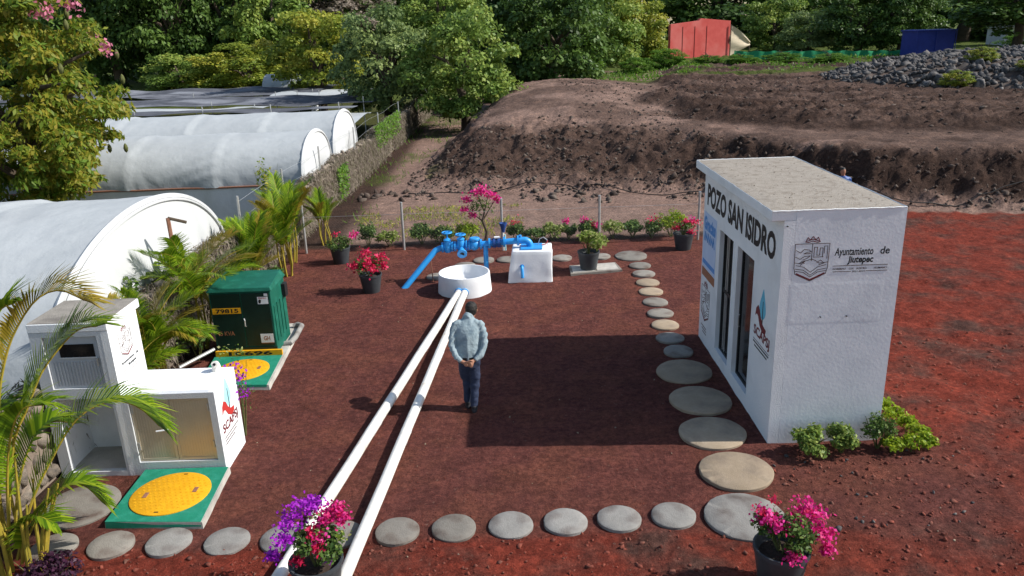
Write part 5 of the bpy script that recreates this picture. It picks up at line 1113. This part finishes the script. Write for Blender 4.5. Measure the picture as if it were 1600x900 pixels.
palm(-5.70, 11.35, 1.1, 26, 'bushy areca palm between the meter cabinet and the transformer', .86, seed=1, nc=7)
palm(-5.72, 13.3, 1.45, 20, 'areca palm against the white tunnel end behind the transformer', .95, seed=2, nc=6)
palm(-5.70, 10.55, .55, 14, 'small areca palm just behind the meter cabinet', .9, seed=3, nc=5)
palm(-5.50, 16.0, .85, 22, 'areca palm by the stone wall in front of the grey side curtain', .85, seed=4, up=True)
palm(-5.28, 17.65, 1.05, 22, 'tall areca palm with golden canes left of the fence corner post', .72, seed=5, up=True)
palm(-5.45, 18.7, 1.25, 20, 'tallest areca palm at the fence corner', .70, seed=6, up=True)
palm(-4.95, 20.4, .85, 18, 'areca palm just outside the fence corner', .6, seed=7, up=True)
palm(-5.65, 14.9, .5, 14, 'low areca palm beside the transformer lid', .8, seed=8, nc=4)
# big foreground palm at lower left
BP = thing('foreground_palm', 'big areca palm with yellow canes at the lower left corner', 'palm', (-5.32, 7.0, 0))
fr = [([(-5.34, 7.0, .2), (-5.16, 7.15, .76), (-4.93, 7.3, 1.2), (-4.65, 7.45, 1.6), (-4.36, 7.6, 1.72), (-4.12, 7.7, 1.6), (-3.95, 7.75, 1.33)], .52, 66, .55, 0),
      ([(-5.34, 7.0, .6), (-5.15, 7.1, 1.48), (-4.96, 7.2, 1.88), (-4.81, 7.3, 2.2), (-4.62, 7.4, 2.44), (-4.45, 7.5, 2.59), (-4.28, 7.55, 2.60)], .50, 62, .5, 0),
      ([(-5.36, 7.0, .9), (-5.12, 7.0, 1.96), (-4.99, 7.1, 2.46), (-4.83, 7.15, 2.77), (-4.61, 7.2, 3.03), (-4.43, 7.3, 3.08), (-4.24, 7.35, 2.95)], .46, 60, .3, 1),
      ([(-5.4, 7.0, .8), (-5.2, 7.0, 1.53), (-5.1, 7.0, 2.24), (-5.02, 7.0, 2.7), (-4.84, 6.95, 3.0), (-4.62, 6.9, 3.1)], .46, 56, .4, 0),
      ([(-5.3, 7.05, .3), (-5.08, 7.1, .63), (-4.83, 7.2, .91), (-4.65, 7.3, .89), (-4.52, 7.35, .64)], .36, 44, .6, 0),
      ([(-5.35, 7.1, .5), (-5.22, 7.15, 1.03), (-5.08, 7.3, 1.43), (-4.96, 7.5, 1.55), (-4.85, 7.7, 1.42)], .40, 46, .6, 0),
      ([(-5.4, 7.0, .5), (-5.42, 6.9, 1.3), (-5.4, 6.8, 1.9), (-5.3, 6.65, 2.3), (-5.2, 6.5, 2.4)], .44, 50, .5, 0),
      ([(-5.45, 7.1, .5), (-5.6, 7.3, 1.2), (-5.8, 7.6, 1.75), (-5.95, 7.9, 1.9)], .42, 46, .6, 0),
      ([(-5.3, 7.0, .15), (-5.2, 7.0, .5), (-5.0, 6.95, .75), (-4.8, 6.9, .72)], .34, 40, .6, 0),
      ([(-5.3, 6.95, .6), (-5.15, 6.9, 1.2), (-5.0, 6.9, 1.7), (-4.82, 6.9, 2.0), (-4.62, 6.95, 2.02)], .44, 52, .6, 0),
      ([(-5.45, 7.0, .4), (-5.5, 7.0, 1.0), (-5.45, 7.05, 1.5), (-5.3, 7.1, 1.85), (-5.15, 7.2, 1.9)], .42, 50, .6, 0)]
for i, (pa, L0, n_, dp, dr) in enumerate(fr):
    pa = [tuple(np.array(p) - np.array([-5.32, 7.0, 0])) for p in pa]
    rc, lf = frond_mesh(pa, L0, n_, dp, 70 + i, .034); o = link('frond', lf, BP, 'palmdry' if dr else 'palm'); c = link('rachis', rc.mesh('rachis', smooth=True), o, 'cane')
for i in range(16):
    a = random.uniform(0, 6.28); b0 = (math.cos(a) * .20, math.sin(a) * .13, -.05); e = (b0[0] * 1.6 + .10 * random.uniform(-1, 2), b0[1] * 1.8 + .1, random.uniform(.9, 2.0)); mdp = ((b0[0] + e[0]) / 2 - .02, (b0[1] + e[1]) / 2, (e[2]) / 2)
    MB().tube([b0, mdp, e], [.022, .018, .009], 7).build('cane', 'cane', BP, local=True, smooth=True)

# ------------------------------------------------------------------ potted bougainvilleas and shrubs
def blob_leaves(c, rad, n, leaf, seed, flat_=.8, ncl=14, up=.4):
    r = np.random.default_rng(seed); d = unit(r.normal(size=(ncl, 3))); d[:, 2] = np.abs(d[:, 2]) * 1.0 - .25; C = d * rad * r.uniform(.35, .8, (ncl, 1)); k = r.integers(0, ncl, n); q = unit(r.normal(size=(n, 3)))
    P = (C[k] + q * (rad * .38 * r.random((n, 1)) ** .4)) * np.array([1, 1, flat_]) + np.array(c)
    return P, unit(q * .5 + r.normal(size=q.shape) * .5 + np.array([0, 0, up])), unit(r.normal(size=q.shape)), leaf * r.uniform(.6, 1.35, n), r.random(n)
def flower_patch(cl, n_each, spread, leaf, seed):
    n_each = int(n_each * 1.7); spread *= .85; r = np.random.default_rng(seed); P = np.concatenate([np.array(c) + r.normal(size=(n_each, 3)) * np.array([spread, spread, spread * .7]) * s for c, s in cl]); n = len(P)
    return P, unit(r.normal(size=(n, 3)) + np.array([.3, -.3, .8])), unit(r.normal(size=(n, 3))), leaf * r.uniform(.7, 1.3, n), r.random(n)
def lm(name, A, m, par, asp=.6): return link(name, leaf_mesh(name, A[0], A[1], A[2], A[3], A[3] * asp, A[4], .12), par, m)
POT = MB().lathe([(.15, 0), (.155, .01), (.205, .33), (.215, .335), (.215, .37), (.20, .37), (.195, .33), (.16, .28)], (0, 0, 0), 28, cap1=False).mesh('pot', smooth=True); POT.materials.append(MT['pot'])
SOILM = MB().lathe([(.185, .29), (.1, .31), (.001, .315)], (0, 0, 0), 20, cap0=False, cap1=False).mesh('soil', smooth=True); SOILM.materials.append(MT['soil'])
def shrink(fl, k, zc): return [(m, [((c[0] * k, c[1] * k, zc + (c[2] - zc) * (k * .5 + .5)), w * k) for c, w in cl], ne, sp, lf * (k * .5 + .5)) for m, cl, ne, sp, lf in fl]
def potted(x, y, label, rad, zc, flowers, m='leaf_pot', sc=1., n=900, leaf=.05, group='potted plants', seed=0, z0=None, asp=.6):
    T = thing('potted_plant', label, 'potted plant', (x, y, tz(x, y) if z0 is None else z0), group)
    for nm, me in (('pot', POT), ('soil', SOILM)):
        o = link(nm, me, T); o.scale = (sc * 1.14, sc * 1.14, sc * 1.08)
    st = MB()
    rr = random.Random(seed)
    for i in range(7):
        a = rr.uniform(0, 6.28); st.tube([(0, 0, .28 * sc), (math.cos(a) * rad * .35, math.sin(a) * rad * .35, zc), (math.cos(a) * rad * .7, math.sin(a) * rad * .7, zc + rad * rr.uniform(.0, .5))], [.012, .009, .004], 5)
    st.build('stems', 'stem', T, local=True)
    lm('foliage', blob_leaves((0, 0, zc), rad * .9, int(n * 1.3), leaf * .9, seed), m, T, asp)
    for i, (mm, cl, ne, sp, lf) in enumerate(flowers): lm('blossoms', flower_patch(cl, ne, sp, lf, seed + 50 + i), mm, T, .8)
potted(-3.07, 16.25, 'potted red bougainvillea left of the basin', .42, .60, [('fl_red', [((-.3, -.1, .62), 1), ((.0, -.15, .72), 1), ((.25, .0, .78), 1.1), ((-.1, .1, .85), 1), ((.1, -.25, .58), .9), ((.32, -.1, .60), .7)], 45, .085, .06)], sc=1.02, seed=11)
potted(-4.2, 18.6, 'pot with green plant and one magenta flower head near the fence corner', .38, .50, [('fl_pink', [((.36, -.05, .70), 1)], 40, .07, .055), ('fl_red', [((-.1, 0, .72), 1)], 14, .06, .05)], sc=1.02, n=700, seed=12)
potted(1.78, 17.2, 'pot with light green croton on the paving slab', .46, .66, [], 'leaf_light', sc=1.05, n=800, leaf=.12, seed=13, z0=.055, asp=.45)
potted(4.30, 18.75, 'pot with red flowers beside the far corner of the pump house', .36, .55, [('fl_red', [((-.2, -.1, .58), 1), ((.15, -.15, .48), 1), ((.25, .0, .66), 1.1), ((.05, .0, .7), 1)], 36, .07, .055), ('fl_pink', [((.22, .05, .72), 1)], 25, .06, .055)], sc=1.05, n=500, seed=14)
potted(-2.04, 6.52, 'foreground pot with purple and crimson bougainvillea over the white pipe', .32, .62, shrink([('fl_mag', [((-.25, .05, .86), 1.15), ((-.12, .15, .98), 1.1), ((-.02, .28, .93), .9), ((-.3, -.1, .74), .8), ((-.46, -.05, .52), .6), ((.17, -.08, .5), .5)], 95, .075, .042), ('fl_pink', [((.12, .12, .86), 1.1), ((.26, .18, .92), 1.0), ((.33, .15, .82), .8), ((.08, -.05, .72), .9)], 100, .065, .042), ('fl_red', [((.02, -.02, .76), 1), ((.06, -.12, .64), .9), ((-.15, -.18, .55), .6)], 70, .06, .04), ('leaf_light', [((.02, .12, .88), .6), ((-.12, .0, .7), .5), ((.36, .0, .7), .8)], 12, .06, .04)], .86, .66), sc=1.1, n=1100, leaf=.05, seed=15)
potted(2.55, 6.42, 'foreground pot with bright pink bougainvillea below the pale grey stone', .38, .58, shrink([('fl_pink', [((-.2, .05, .78), .9), ((-.1, -.05, .74), .9), ((.25, .1, .82), 1.2), ((.38, .05, .76), 1.1), ((.42, -.1, .62), .9), ((.05, -.25, .46), .8), ((.45, -.15, .48), .6), ((.12, .0, .66), .7)], 75, .075, .045), ('fl_red', [((-.25, .1, .82), .7), ((-.08, .12, .9), .6)], 18, .08, .036)], .87, .6), sc=1.12, n=1200, leaf=.05, seed=16)
def shrub(x, y, label, rad, h, m, n=700, leaf=.06, flowers=(), group=None, seed=0, cat='shrub', asp=.55, name='shrub'):
    T = thing(name, label, cat, (x, y, tz(x, y)), group); st = MB(); rr = random.Random(seed)
    for i in range(6):
        a = rr.uniform(0, 6.28); st.tube([(0, 0, -.03), (math.cos(a) * rad * .4, math.sin(a) * rad * .4, h * .5), (math.cos(a) * rad * .8, math.sin(a) * rad * .8, h * rr.uniform(.7, 1))], [.012, .008, .003], 5)
    st.build('stems', 'stem', T, local=True)
    lm('foliage', blob_leaves((0, 0, h * .58), rad, n, leaf, seed, flat_=h / rad * .62), m, T, asp)
    for i, (mm, cl, ne, sp, lf) in enumerate(flowers): lm('blossoms', flower_patch(cl, ne, sp, lf, seed + 70 + i), mm, T, .8)
HG = 'plants along the back fence'
hedge = [(-3.75, 'dark shrub with upright shoots behind the fence left end', .30, .62, 'leaf_pot', ()), (-3.2, 'light green low shrub left of the second fence post', .32, .42, 'leaf_light', ()), (-2.35, 'dark shrub right of the second fence post', .38, .55, 'leaf_dark', ()),
         (-1.75, 'dark shrub behind the handwheels', .36, .50, 'leaf_dark', ()), (-1.15, 'bright lime shrub behind the handwheel valves', .34, .55, 'leaf_lime', ()), (.15, 'small reddish flowered shrub beside the funnel standpipe', .26, .50, 'leaf_pot', [('fl_red', [((0, 0, .5), 1)], 25, .1, .05)]),
         (.62, 'low dark shrub right of the standpipe', .30, .36, 'leaf_pot', ()), (1.12, 'leafy green shrub left of the single pink flower', .34, .48, 'leaf_light', ()), (1.55, 'shrub with one bright pink flower head', .24, .42, 'leaf_pot', [('fl_pink', [((-.05, 0, .5), 1)], 40, .06, .06)]),
         (2.05, 'shrub with pink and orange heads at the fence post', .32, .50, 'leaf_pot', [('fl_pink', [((-.1, 0, .55), 1), ((.25, 0, .4), .9)], 35, .08, .06), ('fl_red', [((.1, 0, .42), 1)], 25, .08, .05)]), (2.72, 'light green shrub just right of the fence post', .34, .50, 'leaf_light', ()),
         (3.25, 'dark green shrub second right of the fence post', .32, .42, 'leaf_pot', ()), (3.72, 'shrub with dull red tips', .30, .48, 'leaf_pot', [('fl_red', [((0, 0, .5), 1.1)], 30, .1, .05)]), (4.25, 'taller lime green shrub near the pump house', .42, .66, 'leaf_lime', ())]
for i, (xx, lab, rd, h_, m_, fl) in enumerate(hedge): shrub(xx, 19.92 + .08 * (i % 3), lab, rd * 1.1, h_ * 1.0, m_, 900, .075, fl, HG, 200 + i)
# small bougainvillea tree behind the fence
T = thing('bougainvillea_tree', 'small bougainvillea tree with crimson crown behind the fence', 'tree', (-.72, 20.2, tz(-.72, 20.2)))
tk = MB(); tk.tube([(.05, 0, -.05), (.1, .02, .25), (0, 0, .55), (.06, 0, .8)], [.045, .035, .03, .02], 7)
for a, e in (((0, 0, .55), (-.35, 0, .85)), ((0, 0, .55), (.35, .05, 1.1)), ((.06, 0, .8), (-.1, 0, 1.25)), ((.06, 0, .8), (.2, .1, 1.3))): tk.tube([a, e], [.02, .006], 5)
tk.build('trunk', 'bark', T, local=True); lm('foliage', blob_leaves((0, 0, .95), .46, 420, .055, 301), 'leaf_pot', T); lm('blossoms', flower_patch([((-.1, 0, 1.32), 1.2), ((.05, 0, 1.38), 1.3), ((.25, 0, 1.25), 1), ((.4, 0, 1.12), .8), ((-.4, 0, 1.15), .9), ((-.45, -.05, .88), .8), ((-.25, -.1, .75), .7)], 50, .09, .065, 302), 'fl_pink', T, .8)
# planting at the pump house corner
shrub(3.75, 8.88, 'green leafy shrub at the near corner of the pump house', .28, .36, 'leaf_mid', 1500, .055, (), None, 401); shrub(4.20, 8.92, 'second green shrub along the front wall of the pump house', .25, .36, 'leaf_mid', 1100, .055, (), None, 402); shrub(4.70, 8.98, 'dark green shrub at the right end of the front wall', .24, .46, 'leaf_pot', 900, .05, (), None, 403)
LH = thing('lime_hedge', 'low bright lime hedge turning round the right corner of the pump house', 'hedge', (5.1, 9.3, 0)); A = []
r = np.random.default_rng(88)
line = [(4.82, 8.86)] + [(5.08, 8.86), (5.28, 8.92), (5.32, 9.15), (5.28, 9.4), (5.24, 9.65), (5.2, 9.9), (5.15, 10.15), (5.12, 10.4)]
for i, (a, b_) in enumerate(line): A.append(blob_leaves((a - 5.1, b_ - 9.3, .13), .16, 330, .055, 500 + i, flat_=.8))
lm('foliage', [np.concatenate([q[k] for q in A]) for k in range(5)], 'leaf_lime', LH)
st = MB()
for a, b_ in line: st.tube([(a - 5.1, b_ - 9.3, -.03), (a - 5.08, b_ - 9.3, .2)], .01, 5)
st.build('stems', 'stem', LH, local=True)
shrub(-4.88, 6.68, 'dark purple leaved plant at the lower left corner', .36, .42, 'purple', 1500, .05, (), None, 404)
shrub(-3.86, 9.92, 'thin plant with mauve flowers behind the low cabinet top', .20, 1.15, 'leaf_pot', 120, .05, [('fl_mag', [((.0, -.1, 1.1), 1), ((.1, -.1, .95), 1), ((.15, -.15, .75), 1)], 16, .07, .045), ('leaf_light', [((-.15, 0, 1.3), 1), ((.1, 0, 1.32), 1)], 12, .06, .04)], None, 405)
for i, (xx, yy, rd, h_) in enumerate(((-5.55, 12.7, .3, .7), (-5.5, 10.2, .3, .6), (-5.45, 15.4, .28, .5), (-5.35, 16.8, .3, .5), (-5.6, 14.3, .3, .8))): shrub(xx, yy, 'leafy undergrowth at the foot of the stone wall, %s from the camera' % ['second', 'nearest', 'fourth', 'fifth', 'third'][i], rd, h_, 'leaf_pot', 520, .07, (), 'undergrowth along the wall', 410 + i)
shrub(-6.2, 19.9, 'green sapling standing above the wall before the second tunnel', .42, 2.45, 'leaf_yellow', 380, .10, (), None, 420)
shrub(-6.3, 12.3, 'broad leaved climber on the white tunnel end', .35, 1.55, 'leaf_pot', 420, .10, (), None, 421)
# vines and creepers on the wall, grass in the gully
def strands(name, label, P, N, T0, L, W, m, seed, cat, par=None):
    r = np.random.default_rng(seed); o = link(name, leaf_mesh(name, P, N, T0, L, W, r.random(len(P))), par, m); tag(o, label, cat, kind='stuff'); return o
n = 26000; q = np.random.default_rng(61); yy = 9 + 47 * q.random(n) ** .9; hh = np.array([wall_h(v) for v in yy]); zz = q.random(n) ** .8 * (hh + .1); dens = vnoise(yy * .6, zz * 1.2, 7) > .31
yy, zz = yy[dens], zz[dens]; n = len(yy); P = np.stack([wall_x(yy) + .06 + .08 * q.random(n), yy, zz], 1)
strands('dry_vines', 'dry brown vines hanging over the stone wall', P, np.array([1, 0, .2]) + q.normal(size=(n, 3)) * .4, q.normal(size=(n, 3)) * .35 + np.array([0, 0, 1.]), q.uniform(.10, .38, n), q.uniform(.012, .032, n), 'dry', 62, 'vines')
n = 9000; yy = 9 + 47 * q.random(n); hh = np.array([wall_h(v) for v in yy]); k = vnoise(yy * .8, yy * 0 + 3, 17) > .25; yy, hh = yy[k], hh[k]; n = len(yy); P = np.stack([wall_x(yy) - .45 + .55 * q.random(n), yy, hh - .04 + .10 * q.random(n)], 1)
strands('dry_growth', 'dry beige growth matted over the top of the stone wall', P, np.array([.2, 0, 1.]) + q.normal(size=(n, 3)) * .5, q.normal(size=(n, 3)), q.uniform(.10, .32, n), q.uniform(.015, .04, n), 'dry', 69, 'vines')
def creeper(label, y0, y1, z0, z1, n, seed):
    q = np.random.default_rng(seed); yy = q.uniform(y0, y1, n); zz = z0 + (z1 - z0) * q.random(n) ** .7; P = np.stack([wall_x(yy) + .05 + .18 * q.random(n), yy, zz], 1)
    T = thing('creeper', label, 'creeper', (float(wall_x((y0 + y1) / 2)), (y0 + y1) / 2, 0)); st = MB()
    for k in range(5): MB().tube([(.05, (k - 2) * (y1 - y0) / 5, 0), (.08, (k - 2) * (y1 - y0) / 6, z1 * .8)], .01, 4).build('stem', 'stem', T, local=True)
    lm('foliage', (P - np.array(T.location), unit(np.array([.8, -.2, .5]) + q.normal(size=(n, 3)) * .5), unit(q.normal(size=(n, 3))), q.uniform(.06, .13, n), q.random(n)), 'weed', T)
creeper('bright green creeper on top of the far wall by the grey green tree', 32.5, 39, .75, 1.75, 1600, 63); creeper('bright green creeper hanging on the wall near the second tunnel end', 25.2, 26.6, .2, 1.25, 700, 64)
n = 2600; q = np.random.default_rng(65); x_ = q.uniform(-5.5, 1, n); y_ = q.uniform(22.5, 52, n); xl = np.interp(y_, [20, 27, 33, 42, 54], [-4.6, -4.4, -4.0, -3.0, -1.5]); k = (x_ < xl + .3) & (vnoise(x_ * .9, y_ * .5, 33) > .42); x_, y_ = x_[k], y_[k]; n = len(x_); L_ = q.uniform(.1, .3, n)
strands('gully_grass', 'rough grass in the gully between wall and earth mound', np.stack([x_, y_, terrain(x_, y_) + L_ * .4], 1), q.normal(size=(n, 3)), np.array([0, 0, 1.]) + q.normal(size=(n, 3)) * .3, L_, .03, 'weed', 66, 'grass')
n = 6000; x_ = q.uniform(5, 34, n); y_ = q.uniform(53, 66, n); k = (vnoise(x_ * .5, y_ * .4, 35) > .45); x_, y_ = x_[k], y_[k]; n = len(x_); L_ = q.uniform(.12, .32, n)
strands('field_weeds', 'green weeds along the far edge of the field', np.stack([x_, y_, terrain(x_, y_) + L_ * .4], 1), q.normal(size=(n, 3)), np.array([0, 0, 1.]) + q.normal(size=(n, 3)) * .5, L_, .09, 'weed', 67, 'weeds')
n = 2600; x_ = q.uniform(-4.6, .4, n); y_ = q.uniform(20.6, 24.5, n); k = (vnoise(x_ * 1.1, y_ * .9, 36) > .55); x_, y_ = x_[k], y_[k]; n = len(x_); L_ = q.uniform(.06, .2, n)
strands('dry_weeds', 'sparse dry weeds behind the fence', np.stack([x_, y_, terrain(x_, y_) + L_ * .4], 1), q.normal(size=(n, 3)), np.array([0, 0, 1.]) + q.normal(size=(n, 3)) * .6, L_, .025, 'leaf_yellow', 68, 'weeds')
for i, (xx, yy) in enumerate(((21, 37.2), (24.5, 37), (28.5, 37.3), (24, 40.5), (31, 38))): tree('pile_weed', 'yellowish weed tuft on the rock pile, %s from the left' % ORD[[0, 2, 3, 1, 4][i]], xx, yy, tz(xx, yy) + pile_h(xx, yy) + .2, .7, .4, 'b', 'leaf_yellow', 'weed tufts on the rock pile', cat='weed')
